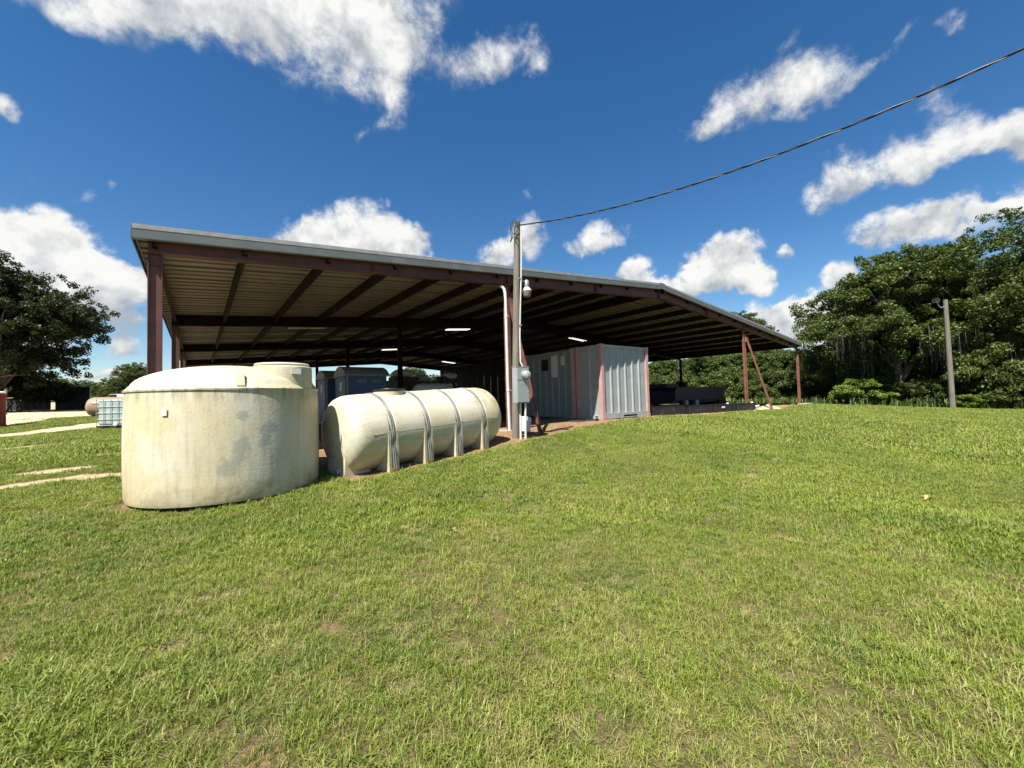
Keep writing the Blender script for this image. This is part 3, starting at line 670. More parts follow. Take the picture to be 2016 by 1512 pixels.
for sy in (-1, 1):                                         # end skirts that stand under the first end
    pass
MB().prism([(L0-.015, -LR*1.03), (L0+.42, -LR*1.03), (L0+.42, -LR*.80), (L0+.14, -LR*.38), (L0+.03, -LR*.34)], 'y', -.25, .25).build('end_leg', M_LT, lt, bevel=.015)
MB().lathe([(.07, 0), (.07, .02), (.045, .03), (.04, .05), (.01, .05)], 20, M=Matrix.Rotation(R(-90), 4, 'Y'), c=(L0-.012, -.13, -LR*.86)).build('bung', M_STEEL, lt, smooth=True)
mw = MB().lathe([(.245, LR-.14), (.245, LR+.022), (.235, LR+.03), (.02, LR+.031)], 40, c=(1.02, 0, 0)).build('manway', M_LT, lt, smooth=True)
MB().lathe([(.25, LR+.032), (.255, LR+.05), (.24, LR+.06), (.12, LR+.063), (.11, LR+.075), (.01, LR+.076)], 40, c=(1.02, 0, 0)).build('lid', M_BLACK, mw, smooth=True)
MB().lathe([(.10, 0), (.10, .10), (.085, .11), (.085, .17), (.01, .17)], 28, M=ROTX, c=(L1-.02, -.02, -.06)).build('outlet', M_LT, lt, smooth=True)

# ---------------------------------------------------------------- service pole with meter, conduit and yard lamp
M_WOOD = simple('weathered_pole_wood', (.155, .138, .108), .9, 0, .28, 3, (.13, .11, .085), .6, 2, (9, 9, .6), bump=.5)
M_METER = simple('grey_meter_paint', (.26, .29, .285), .45, 0, .06, 2, (.38, .40, .38), .4, 2)
sp0 = at(1015, 857, 8.5); sp0[2] = g1(sp0[0], sp0[1]); sp1 = at(1018, 437, 8.5)
pole = thing('service_pole', tuple(sp0), 'weathered wooden service pole with grey meter box before the shed', 'pole')
def lp(p): return tuple(np.array(p, float)-sp0)
dz = sp1-sp0
MB().tube([dz*k/8-(0, 0, .3 if k == 0 else 0) for k in range(9)], [.085-.022*k/8 for k in range(9)], 14).build('shaft', M_WOOD, pole, smooth=True)
cpts = [at(1030, y, 8.44) for y in (735, 700)]+[at(1026-.5*(700-y)/260*0+(-1 if y > 500 else 0), y, 8.42) for y in (660, 600, 540, 500, 470)]
cx0 = [(1033, 738), (1029, 722), (1024.5, 712), (1023.5, 660), (1024.5, 600), (1026, 545), (1026.5, 500), (1026.5, 462)]
cond = MB().tube([lp(at(x, y, 8.43)) for x, y in cx0], .016, 8).build('conduit', M_PVC, pole, smooth=True)
for y in (548, 640): MB().box((-.035, -.012, -.012), (.035, .012, .012)).build('clamp', M_STEEL, cond).location = lp(at(1024.6, y, 8.42))
mb0 = at(1026.5, 793.5, 8.28)
mbx = MB().box((-.165, -.075, 0), (.165, .075, .735)).build('meter_box', M_METER, pole, bevel=.008); mbx.location = lp(mb0)
MB().box((-.150, -.083, .02), (.150, -.0755, .455)).build('door', M_METER, mbx, bevel=.004)
MB().box((-.150, -.088, .470), (.150, -.0755, .715)).build('meter_cover', M_METER, mbx, bevel=.004)
MB().box((-.172, -.082, .7352), (.172, .078, .748)).build('hood', M_METER, mbx)
RX = Matrix.Rotation(R(90), 4, 'X')
mt = MB().lathe([(.092, .0), (.094, .02), (.088, .035), (.078, .04), (.01, .04)], 28, M=RX, c=(.035, -.0885, .575)).build('meter', M_STEEL, mbx, smooth=True)
t = NT('meter_glass'); t.b.inputs['Transmission Weight'].default_value = .6; M_GLASS = t.done((.75, .77, .75), .12)
MB().lathe([(.074, .0), (.074, .05), (.066, .075), (.04, .088), (.005, .09)], 28, M=RX, c=(.035, -.1295, .575)).build('meter_dome', M_GLASS, mbx, smooth=True)
MB().box((.0, -.132, .545), (.07, -.1295, .60)).build('dial', M_PAPER, mbx)
MB().box((.118, -.097, .22), (.132, -.0835, .27)).build('latch', M_STEEL, mbx)
for x in (1024.5, 1034.2):
    a, b = at(x, 794, 8.30), at(x+.6, 859, 8.30); b[2] = min(b[2], g1(b[0], b[1])-.03)
    MB().tube([lp(a), lp(b)], .024, 12).build('riser_pipe', M_PVC, pole, smooth=True)
for pts, r_ in (([(1018, 440), (1011, 434), (1005, 442), (1005.5, 458), (1007, 466), (1006, 474)], .008), ([(1016, 436), (1009, 440), (1006.5, 452), (1009, 459), (1015, 462), (1020, 465)], .007), ([(1022, 445), (1018, 437), (1013, 431), (1010, 430)], .007), ([(1021, 446), (1015, 458), (1011, 466), (1016, 475), (1021, 482)], .006), ([(1019, 462), (1013, 458), (1009, 462), (1009, 470)], .007)):
    MB().tube([lp(at(x, y, 8.40)) for x, y in pts], r_, 6).build('loose_wire', M_RUBBER, pole, smooth=True)
MB().tube([lp(at(1008.5, 467, 8.40)), lp(at(1005, 476, 8.40))], .014, 8).build('wire_connector', M_RUBBER, pole)
M_LENS = simple('prismatic_lens', (.21, .19, .14), .25, 0, .2, 20)
lc = at(1037.5, 585, 8.55)
lam = MB().lathe([(.048, .20), (.052, .22), (.052, .335), (.04, .35), (.01, .352)], 20).build('yard_lamp', M_STEEL, pole, smooth=True); lam.location = lp(lc)
MB().lathe([(.098, .125), (.10, .135), (.088, .16), (.062, .2), (.053, .205)], 28).build('reflector', M_WHITE, lam, smooth=True)
MB().lathe([(.02, .0), (.068, .004), (.078, .02), (.096, .124)], 28).build('lens', M_LENS, lam, smooth=True)
MB().lathe([(.04, .02), (.045, .12)], 16).build('bulb_holder', M_WHITE, lam, smooth=True)
MB().tube([(-.17, -.02, .31), (-.05, 0, .33)], .014, 8).build('arm', M_STEEL, lam)
MB().tube([(0, 0, .352), (0, 0, .372)], .025, 10).build('photocell', M_STEEL, lam)
# ---- the twisted service cable that leaves the pole overhead
e0 = at(1022, 440, 8.5); e1 = at(2016, 101, 4.2); hd = (e1-e0)[:2]; hd = hd/np.linalg.norm(hd); sd = np.array([-hd[1], hd[0]])
cab = thing('service_cable', tuple(e0), 'twisted black overhead service cable running up from the pole', 'cable')
M_ALU = simple('weathered_aluminium', (.06, .06, .06), .5, .2, .1, 5)
for k in range(3):
    pts = []
    for i in range(0, 421):
        s_ = i/30.; z_ = .028*s_*s_-.21*s_-.034; a = s_*2*math.pi/.42*.62+k*2*math.pi/3; r_ = .0085
        pts.append((hd[0]*s_+sd[0]*r_*math.cos(a), hd[1]*s_+sd[1]*r_*math.cos(a), z_+r_*math.sin(a)))
    MB().tube(pts,   .0075 if k else .006, 6).build('strand', M_RUBBER if k else M_ALU, cab, smooth=True)
up0 = e0[:2]+hd*14.05
upole = thing('utility_pole', (up0[0], up0[1], g1(*up0)), 'tall wooden utility pole carrying the far end of the cable', 'pole')
MB().tube([(0, 0, -.3), (0, 0, 7.2)], [.15, .11], 14).build('shaft', M_WOOD, upole, smooth=True)
MB().box((-.05, -.2, 6.55), (.05, .2, 6.7)).build('bracket', M_STEEL, upole)
# ---- white bucket lying tilted beside the pole
bp = np.array([6.36, -.68, 0]); bp[2] = g1(bp[0], bp[1])
bk = thing('bucket', (bp[0], bp[1], bp[2]+.02), 'white plastic bucket tipped against the pipes beside the pole', 'bucket', rot=Euler((R(-14), R(16), 0)))
MB().lathe([(.02, 0), (.128, 0), (.132, .01), (.148, .30), (.158, .305), (.158, .33), (.150, .332), (.142, .30), (.126, .02), (.02, .018)], 32).build('shell', simple('bucket_plastic', (.60, .60, .58), .4, 0, .04, 4, (.08, .12, .12), .7, 2.2), bk, smooth=True)
MB().tube([(.158*math.cos(R(a)), -.05-.12*math.sin(R(a)), .31-.12*math.sin(R(a))) for a in range(0, 181, 15)], .003, 6).build('handle', M_STEEL, bk)
# ---------------------------------------------------------------- grey containers with faded pink posts
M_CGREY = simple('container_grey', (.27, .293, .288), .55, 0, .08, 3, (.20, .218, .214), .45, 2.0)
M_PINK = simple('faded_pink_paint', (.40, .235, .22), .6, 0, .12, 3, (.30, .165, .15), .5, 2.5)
M_CGREY_SHADE = simple('container_grey_shaded', (.17, .187, .185), .55, 0, .10, 3, (.12, .132, .13), .45, 2.0)  # container grey darkened, the shade under the roof painted in
def container(name, loc, rz, w_, d_, h_, label, front_ribs, side_ribs, M_CGREY=M_CGREY):
    c = thing(name, loc, label, 'container', rz)
    pw = .13
    for i, (x, y) in enumerate(((0, 0), (w_-pw, 0), (0, d_-pw), (w_-pw, d_-pw))):
        p = MB().box((x, y, 0), (x+pw, y+pw, h_)).build('corner_post', M_PINK, c, bevel=.008)
        for z in (-.003, h_-.117): MB().box((x-.006, y-.006, z), (x+pw+.006, y+pw+.006, z+.12)).box((x+.035, y-.0075, z+.03), (x+.085, y-.0055, z+.09)).build('corner_casting', M_PINK, p)
    rh = .09
    for y in (.015, d_-.075):
        MB().box((pw+.007, y, h_-rh), (w_-pw-.007, y+.06, h_-.012)).build('top_rail', M_CGREY, c, bevel=.005)
    MB().box((pw+.007, .012, .02), (.42*w_, .072, .20)).box((.42*w_, .012, .115), (.72*w_, .0715, .20)).box((.72*w_, .012, .02), (w_-pw-.007, .072, .20)).build('bottom_rail', M_CGREY, c)
    MB().box((pw+.007, d_-.075, .02), (w_-pw-.007, d_-.015, .20)).build('bottom_rail', M_CGREY, c)
    MB().box((.73*w_, .004, -.03), (w_-pw-.03, .0115, .045)).build('fork_plate', M_PINK, c)
    for x in (.015, w_-.075):
        MB().box((x, pw+.007, h_-rh), (x+.06, d_-pw-.007, h_-.012)).build('top_rail', M_CGREY, c, bevel=.005)
        MB().box((x, pw+.007, .02), (x+.06, d_-pw-.007, .13)).build('bottom_rail', M_CGREY, c, bevel=.005)
    def panel(n, L, base):                                  # a pressed panel with standing ribs, in the x-z plane
        pr = [(0, 0)]; st = L/(n+1)
        for k in range(n): o = st*(k+1); pr += [(o-.05, 0), (o-.024, -.038), (o+.024, -.038), (o+.05, 0)]
        pr += [(L, 0)]; m = len(pr)
        return MB().add([(a, b, base) for a, b in pr]+[(a, b, h_-rh) for a, b in pr], [(k, k+1, m+k+1, m+k) for k in range(m-1)])
    o = panel(front_ribs, w_-2*pw, .19).build('end_panel', M_CGREY, c); o.location = (pw, .06, 0)
    o = panel(front_ribs, w_-2*pw, .19).build('end_panel', M_CGREY, c); o.location = (w_-pw, d_-.06, 0); o.rotation_euler = (0, 0, R(180))
    o = panel(side_ribs, d_-2*pw, .12).build('side_panel', M_CGREY, c); o.location = (.06, d_-pw, 0); o.rotation_euler = (0, 0, R(-90))
    o = panel(side_ribs, d_-2*pw, .12).build('side_panel', M_CGREY, c); o.location = (w_-.06, pw, 0); o.rotation_euler = (0, 0, R(90))
    MB().box((.02, .02, h_-.05), (w_-.02, d_-.02, h_-.022)).build('roof', M_CGREY, c)
    MB().box((.02, .02, .03), (w_-.02, d_-.02, .06)).build('floor', M_CGREY, c)
    return c
c1 = container('shipping_container', (10.53, .53, .035), R(-1.5), 2.42, 1.12, 2.385, 'short grey steel container with faded pink corner posts, half in sun', 5, 1)
MB().box((1.24, .034, 2.03), (1.42, .0405, 2.28)).build('notice', M_CGREY, c1, label='grey blank plate near the top of the end wall')
c2 = container('shipping_container', (10.50, 1.70, .03), R(-1.2), 2.42, 2.62, 2.375, 'shaded grey container behind the short one, with paper notices', 5, 6, M_CGREY_SHADE)
for y0, y1, z0, z1 in ((.78, 1.10, 1.45, 2.22), (.78, 1.10, 1.42, 1.445), (.42, .60, 1.85, 2.16), (1.30, 1.62, 1.72, 2.12)):
    if z1-z0 > .05: MB().box((.006, y0, z0), (.0195, y1, z1)).build('notice', M_PAPER if y0 < 1.2 else M_WALLD, c2)
# hose and valve bits on the dirt
hp_ = [(9.3, .75), (9.55, .55), (9.9, .62), (10.2, .5)]
hs_ = thing('hose', (9.3, .75, g1(9.3, .75)), 'short black hose lying on the dirt before the container', 'hose')
MB().tube([(x-9.3, y-.75, g1(x, y)-g1(9.3, .75)+.025) for x, y in hp_], .022, 8).build('tube', M_RUBBER, hs_, smooth=True)
MB().lathe([(.05, 0), (.05, .05), (.02, .06), (.02, .11), (.05, .115), (.05, .13), (.01, .13)], 14).build('coupling', M_BLACK, hs_).location = (.9, -.25, .0)
# ---------------------------------------------------------------- black containment trays in a row
def tray(i, x, y, rz, L, D, h, label):
    t_ = thing('containment_tray', (x, y, g1(x+L/2, y)-.01), label, 'tray', rz, 'black trays along the shed front')
    MB().box((0, 0, 0), (L, .035, h)).box((0, D-.035, 0), (L, D, h)).box((0, .0351, 0), (.035, D-.0351, h)).box((L-.035, .0351, 0), (L, D-.0351, h)).build('side_walls', M_BLACK, t_)
    MB().box((.034, .034, .01), (L-.034, D-.034, .04)).build('floor', M_BLACK, t_)
    n = max(2, int(L/.5))
    for k in range(n+1):
        xx = .05+(L-.1)*k/n; MB().prism([(xx-.03, -.028), (xx+.03, -.028), (xx+.045, -.0005), (xx-.045, -.0005)], 'z', .0, h-.02).build('buttress', M_BLACK, t_)
    MB().box((-.008, -.012, h-.0005), (L+.008, .045, h+.016)).build('rim', M_BLACK, t_)
    return t_
trs = [tray(0, 13.25, .62, R(-9), 1.75, 1.2, .30, 'black containment tray standing against the grey container'),
       tray(1, 15.02, .20, R(-6), 1.45, 1.2, .29, 'black containment tray second from the grey container'),
       tray(2, 16.52, -.02, R(-5), 1.45, 1.2, .29, 'black containment tray with a white sticker, third in the row'),
       tray(3, 18.02, -.22, R(-5), 1.42, 1.2, .29, 'black containment tray at the red column, last of the row')]
MB().box((.45, -.034, .16), (.68, -.029, .23)).build('sticker', M_WHITE, trs[2])
MB().lathe([(.05, 0), (.045, .04), (.01, .05)], 12).build('knob', M_WHITE, trs[2]).location = (1.0, .04, .31)
MB().lathe([(.05, 0), (.045, .04), (.01, .05)], 12).build('knob', M_WHITE, trs[3]).location = (1.25, .05, .31)
MB().tube([(1.36, -.03, .16), (1.44, -.09, .17), (1.52, -.10, .19)], .03, 8).build('drain_fitting', M_WHITE, trs[3])
# sand heap by the brace
sx, sy_ = 20.35, -.55
hp2 = MB(); V = []; F_ = []; nr, na = 6, 24; rr = random.Random(5)
for i in range(nr+1):
    for k in range(na):
        a = 2*math.pi*k/na; r_ = i/nr; V.append((1.35*r_*math.cos(a)*(1+.2*math.sin(3*a+1)), .5*r_*math.sin(a)*(1+.25*math.cos(2*a)), .17*(1-r_)**1.2*(1+.5*rr.uniform(-1, 1))-.02*r_))
for i in range(nr):
    for k in range(na): F_.append((i*na+k, i*na+(k+1) % na, (i+1)*na+(k+1) % na, (i+1)*na+k))
o = MB().add(V, F_).build('sand_heap', simple('pale_sand', (.42, .34, .215), .95, 0, .15, 8, bump=.4), None, smooth=True); o.location = (sx, sy_, g1(sx, sy_)); tag(o, 'low heap of pale sand at the foot of the red brace', 'sand heap')
# ---------------------------------------------------------------- things parked under the shed
M_NAVY = simple('navy_tarp', (.005, .009, .028), .5, 0, .3, 4, (.010, .018, .045), .5, 2)
hop = thing('dump_body', (18.9, 3.0, 0), 'dark blue dump body with sloping tail, parked under the shed', 'dump body')
MB().prism([(0, .45), (4.6, .45), (5.0, .75), (5.35, 1.12), (.2, 1.10), (0, .95)], 'y', 0, 2.0).build('body', M_NAVY, hop)
MB().prism([(4.7, .05), (5.9, .0), (5.85, .05), (4.9, .72), (4.6, .45)], 'y', .1, 1.9).build('tail_ramp', M_BLACK, hop)
MB().box((.1, .2, .3), (4.6, 1.8, .449)).build('chassis', M_BLACK, hop)
for x in (1.0, 2.0):
    wh = MB().lathe([(.16, 0), (.30, .02), (.31, .1), (.30, .18), (.16, .2)], 24, M=RX, c=(x, .2, .31)).build('wheel', M_RUBBER, hop, smooth=True)
    MB().lathe([(.01, .06), (.15, .05), (.155, .005)], 20, M=RX, c=(x, .01, .31)).build('rim', M_STEEL, wh, smooth=True)
MB().box((-.1, .4, 1.101), (.9, 1.6, 1.30)).build('grille_box', M_BLACK, hop)
t = NT('reflective_tape'); v = t.coord('Object'); wv = t.node('ShaderNodeTexChecker'); wv.inputs['Scale'].default_value = 3.6; t.l.new(v, wv.inputs[0]); wv.inputs[1].default_value = (.75, .72, .70, 1); wv.inputs[2].default_value = (.5, .02, .02, 1); M_TAPE = t.done(wv.outputs[0], .4)
M_TRED = simple('trailer_red', (.20, .018, .015), .45, 0, .2, 3)
tr_ = thing('flatbed_trailer', (18.8, 7.2, 0), 'red flatbed trailer with red and white tape behind the container', 'trailer')
MB().box((0, 0, .45), (6.2, 2.2, .66)).build('deck', M_TRED, tr_)
MB().box((0, -.014, .58), (6.2, -.001, .65)).build('reflective_tape', M_TAPE, tr_)
for x in (4.3, 5.15):
    wh = MB().lathe([(.18, 0), (.33, .02), (.345, .1), (.33, .2), (.18, .22)], 28, M=RX, c=(x, .24, .33)).build('wheel', M_RUBBER, tr_, smooth=True)
    MB().lathe([(.01, .08), (.09, .08), (.10, .03), (.17, .02), (.19, .0)], 24, M=RX, c=(x, .018, .33)).build('rim', M_WHITE, wh, smooth=True)
o = MB()
V, F_ = [], []
for i in range(7):
    for k in range(16):
        a = 2*math.pi*k/16; b = math.pi*i/6; q = 1+.12*math.sin(3*a+i); V.append((.55*math.sin(b)*math.cos(a)*q, .4*math.sin(b)*math.sin(a)*q, .2+.2*math.cos(b)*q))
for i in range(6):
    for k in range(16): F_.append((i*16+k, i*16+(k+1) % 16, (i+1)*16+(k+1) % 16, (i+1)*16+k))
o.add(V, F_); wb = o.build('sack', M_WHITE, None, smooth=True); wb.location = (24.6, 7.5, .66); tag(wb, 'white sack on the red flatbed trailer', 'sack')
# portable toilets
M_TBLUE = simple('toilet_blue', (.012, .058, .15), .45, 0, .15, 2, (.022, .075, .155), .4, 2)
M_TGREY = simple('toilet_roof_grey', (.20, .195, .175), .6, 0, .15, 3)
def toilet(loc, rz, label):
    t_ = thing('portable_toilet', loc, label, 'toilet', rz, 'portable toilets under the shed')
    w_, d_, h_ = 1.40, 1.42, 1.74
    MB().box((.03, .03, .12), (w_-.03, d_-.03, h_)).build('cabin', M_TBLUE, t_, bevel=.02)
    MB().box((0, 0, 0), (w_, d_, .12)).build('base', M_TGREY, t_)
    n = 12; prof = [(-.03+ (d_+.06)*k/n, h_+.30*math.sin(math.pi*k/n)**.8) for k in range(n+1)]
    poly = prof+[(d_+.03, h_-.05), (-.03, h_-.05)]
    MB().prism(poly, 'x', -.05, w_+.05).build('roof', M_TGREY, t_)
    dr = MB().prism([(.16, .16), (d_-.16, .16), (d_-.16, h_-.12), (d_/2, h_+.12), (.16, h_-.12)], 'x', .002, .029).build('door', M_TBLUE, t_)
    MB().box((-.006, d_/2-.16, 1.2), (.0015, d_/2+.1, 1.5)).build('sign', M_PAPER, dr)
    for y in (.01, d_-.06): MB().box((.012, y, .12), (.06, y+.05, h_-.052)).build('corner_trim', M_TGREY, t_)
    for x in (.35, .85):
        g = MB()
        for k in range(4): g.box((x+.08*k, .014, 1.45), (x+.08*k+.055, .0295, 1.58))
        g.build('vent', M_TGREY, t_)
    return t_
toilet((4.46, 6.2, 0), 0, 'blue portable toilet with vents, in front behind the leg tank')
toilet((4.28, 8.15, 0), 0, 'blue portable toilet set back to the left of the other')
# small litter of leaves on the toilet roof
# sprayer with white tank, hoses and pump
sy0 = thing('sprayer', (7.1, 6.0, 0), 'white sprayer tank with black hoses standing inside the shed', 'sprayer')
MB().lathe([(.01, 0), (.45, .03), (.62, .16), (.66, .35), (.66, 1.3), (.62, 1.48), (.45, 1.6), (.01, 1.63)], 32, M=ROTX, c=(-.25, .3, .78)).build('tank', M_WHITE, sy0, smooth=True)
MB().box((-.2, -.2, 0), (1.3, .8, .12)).box((-.1, -.1, .1201), (0, .7, .5)).box((1.1, -.1, .1201), (1.2, .7, .5)).build('skid', M_BLACK, sy0)
MB().lathe([(.09, 1.40), (.09, 1.5), (.05, 1.52), (.05, 1.62), (.07, 1.63), (.07, 1.68), (.01, 1.7)], 16, c=(.75, .3, 0)).build('filler', M_BLACK, sy0, smooth=True)
for k in range(3): MB().tube([(.75, .3, 1.66-.05*k), (.95, .1-.1*k, 1.7-.04*k), (1.2, -.1-.1*k, 1.35), (1.25, -.2-.05*k, .8)], .025, 8).build('hose', M_RUBBER, sy0, smooth=True)
MB().box((1.15, .0, 1.0), (1.42, .5, 1.42)).box((1.4201, .1, 1.0), (1.75, .4, 1.27)).build('pump_box', M_WHITE, sy0, bevel=.02)
# crates and boards stacked behind the toilets
rr = random.Random(8)
M_CRATE = simple('dusty_crate', (.07, .056, .043), .9, 0, .3, 3); M_BOARD = simple('grey_board', (.17, .17, .165), .8, 0, .15, 3)
bd = thing('leaning_board', (6.35, 7.4, 0), 'grey board leaning beside the blue toilet', 'board', rot=Euler((R(-8), 0, R(6))))
MB().box((0, 0, .0), (.62, .03, 1.62)).build('sheet', M_BOARD, bd); MB().box((.02, -.02, .1), (.06, -.001, 1.55)).build('batten', M_BOARD, bd)
for k, (x, y, s_, hh, lab) in enumerate(((7.7, 10.2, 1.1, 1.95, 'tall dusty crate behind the sprayer, nearest the toilets'), (9.0, 10.6, 1.2, 1.75, 'dusty crate in the middle behind the sprayer'), (10.3, 10.4, 1.0, 1.85, 'dusty crate nearest the dark room wall'))):
    c = thing('crate', (x, y, 0), lab, 'crate', rr.uniform(-.2, .2), 'crates stacked inside the shed')
    for j in range(6):
        z0 = hh*j/6
        for (a, b) in (((0, 0), (s_, .025)), ((0, s_-.025), (s_, s_)), ((0, .026), (.025, s_-.026)), ((s_-.025, .026), (s_, s_-.026))):
            MB().box((a[0], a[1], z0+.012), (b[0], b[1], z0+hh/6-.012)).build('slat', M_CRATE, c)
    MB().box((.03, .03, 0), (s_-.03, s_-.03, hh-.02)).build('load', M_CRATE, c)
for k, (x, y, z, lab) in enumerate(((7.8, 10.3, 1.95, 'pale sack on the tall crate nearest the toilets'), (9.1, 10.8, 1.75, 'pale sack on the middle crate behind the sprayer'), (10.4, 10.5, 1.85, 'pale sack on the crate by the dark wall'))):
    sk_ = wb.copy(); col.objects.link(sk_); sk_.location = (x+.45, y+.4, z-.04); sk_.rotation_euler = (0, 0, k*.8); tag(sk_, lab, 'sack', 'sacks stacked on crates')
# ---------------------------------------------------------------- left: tote, tan tank, truck, bin, person, fence
tl = at(190, 846, 15.3); ib = np.array([tl[0], tl[1], g1(tl[0], tl[1])])
tote = thing('bulk_tote', tuple(ib), 'white bulk liquid tote in a wire cage beside the round tank', 'tote', R(-37.7+10))
t = NT('tote_plastic'); v = t.coord('Object'); t.b.inputs['Subsurface Weight'].default_value = .0
M_TOTE = t.done(t.mix(t.ramp(t.noise(v, 2, 4), .4, .65), (.28, .36, .33), (.40, .43, .41)), .35)
MB().box((.02, .02, .15), (1.16, .96, 1.09)).build('bottle', M_TOTE, tote, bevel=.05)
MB().box((0, 0, 0), (1.18, .98, .03)).box((0, 0, .031), (.2, .98, .12)).box((.5, 0, .031), (.7, .98, .12)).box((.98, 0, .031), (1.18, .98, .12)).build('pallet', M_BLACK, tote)
cg = MB()
for k in range(5): cg.tube([(0, -.005, .13+.24*k), (1.18, -.005, .13+.24*k), (1.18, .985, .13+.24*k), (0, .985, .13+.24*k), (0, -.005, .13+.24*k)], .010, 6)
for k in range(6):
    x = 1.18*k/5; cg.tube([(x, -.016, .1), (x, -.016, 1.12)], .010, 6); cg.tube([(x, .996, .1), (x, .996, 1.12)], .010, 6)
for k in range(1, 4): y = .98*k/4; cg.tube([(-.012, y, .1), (-.012, y, 1.12)], .010, 6); cg.tube([(1.192, y, .1), (1.192, y, 1.12)], .010, 6)
cg.build('cage', M_STEEL, tote, smooth=True)
MB().lathe([(.07, 0), (.07, .06), (.04, .07), (.01, .07)], 16, M=RX, c=(.66, -.02, .17)).build('valve', M_WHITE, tote)
MB().lathe([(.11, 1.09), (.11, 1.12), (.01, 1.13)], 20, c=(.6, .5, 0)).build('cap', M_BLACK, tote)
p0 = at(178, 821, 19.5); z0 = g1(p0[0], p0[1])
M_TAN = simple('tan_paint', (.26, .18, .115), .5, 0, .1, 3)
tt = thing('fuel_tank', (p0[0], p0[1], z0), 'tan horizontal fuel tank on stands behind the caged tote', 'tank', R(-20))
MB().lathe([(.01, 0), (.25, .03), (.40, .12), (.46, .26), (.46, 2.2), (.40, 2.34), (.25, 2.43), (.01, 2.46)], 32, M=ROTX, c=(-.1, 0, .50)).build('shell', M_TAN, tt, smooth=True)
for x in (.4, 1.8): MB().prism([(-.4, 0), (.4, 0), (.36, .25), (-.36, .25)], 'x', x, x+.1).build('stand', M_BLACK, tt)
MB().box((.75, -.1, .95), (.95, .12, 1.08)).build('pump', M_BLACK, tt); MB().box((.25, -.4665, .66), (.62, -.455, .72)).build('sticker', M_TAPE, tt)
# white pick-up on the road beyond
p0 = at(212, 806, 33); z0 = g1(p0[0], p0[1])
tk = thing('pickup_truck', (p0[0], p0[1], z0+.25), 'white pickup truck parked far off behind the tan tank', 'truck', R(-25))
M_CAR = simple('white_car_paint', (.55, .55, .54), .3, 0, .03, 2); M_WIN = simple('dark_glass', (.02, .025, .03), .1, 0, .1, 2)
MB().prism([(0, .45), (5.3, .45), (5.35, .95), (5.2, 1.08), (3.9, 1.12), (3.2, 1.1), (.05, 1.1)], 'y', 0, 1.9).build('body', M_CAR, tk, bevel=.05)
MB().prism([(1.5, 1.101), (4.1, 1.101), (3.45, 1.72), (3.2, 1.78), (1.75, 1.78), (1.6, 1.72)], 'y', .1, 1.8).build('cab', M_CAR, tk, bevel=.06)
MB().prism([(1.75, 1.2), (3.85, 1.2), (3.4, 1.66), (1.85, 1.66)], 'y', .07, .099).build('window', M_WIN, tk)
for x in (.95, 4.25):
    for y in (.25, 1.85):
        wh = MB().lathe([(.2, 0), (.36, .02), (.37, .12), (.36, .24), (.2, .26)], 24, M=RX, c=(x, y, .37)).build('wheel', M_RUBBER, tk, smooth=True)
        MB().lathe([(.01, .03), (.2, .02), (.2, .0)], 20, M=RX, c=(x, y-.262, .37)).build('rim', M_STEEL, wh, smooth=True)
# red ribbed bin at the picture's left edge
p0 = at(-23, 845, 16.2); z0 = g1(p0[0], p0[1])
M_BINR = simple('bin_red', (.34, .04, .028), .5, 0, .15, 3); bn = thing('ribbed_bin', (p0[0], p0[1], z0), 'tall red ribbed bin with a pale lid at the left edge', 'bin')
pr = []
n = 20
V = []
for z, s_ in ((0, 1.0), (.05, 1.02), (.1, 1.0), (1.38, .93)):
    for k in range(n*2): a = 2*math.pi*k/(n*2); r_ = (.45 if k % 2 else .43)*s_; V.append((r_*math.cos(a), r_*math.sin(a), z))
m2 = n*2
MB().add(V, [(i*m2+k, i*m2+(k+1) % m2, (i+1)*m2+(k+1) % m2, (i+1)*m2+k) for i in range(3) for k in range(m2)]+[tuple(range(m2))[::-1]]).build('barrel', M_BINR, bn)
MB().lathe([(.44, 1.38), (.45, 1.43), (.38, 1.48), (.01, 1.5)], 32).build('lid', M_WHITE, bn, smooth=True)
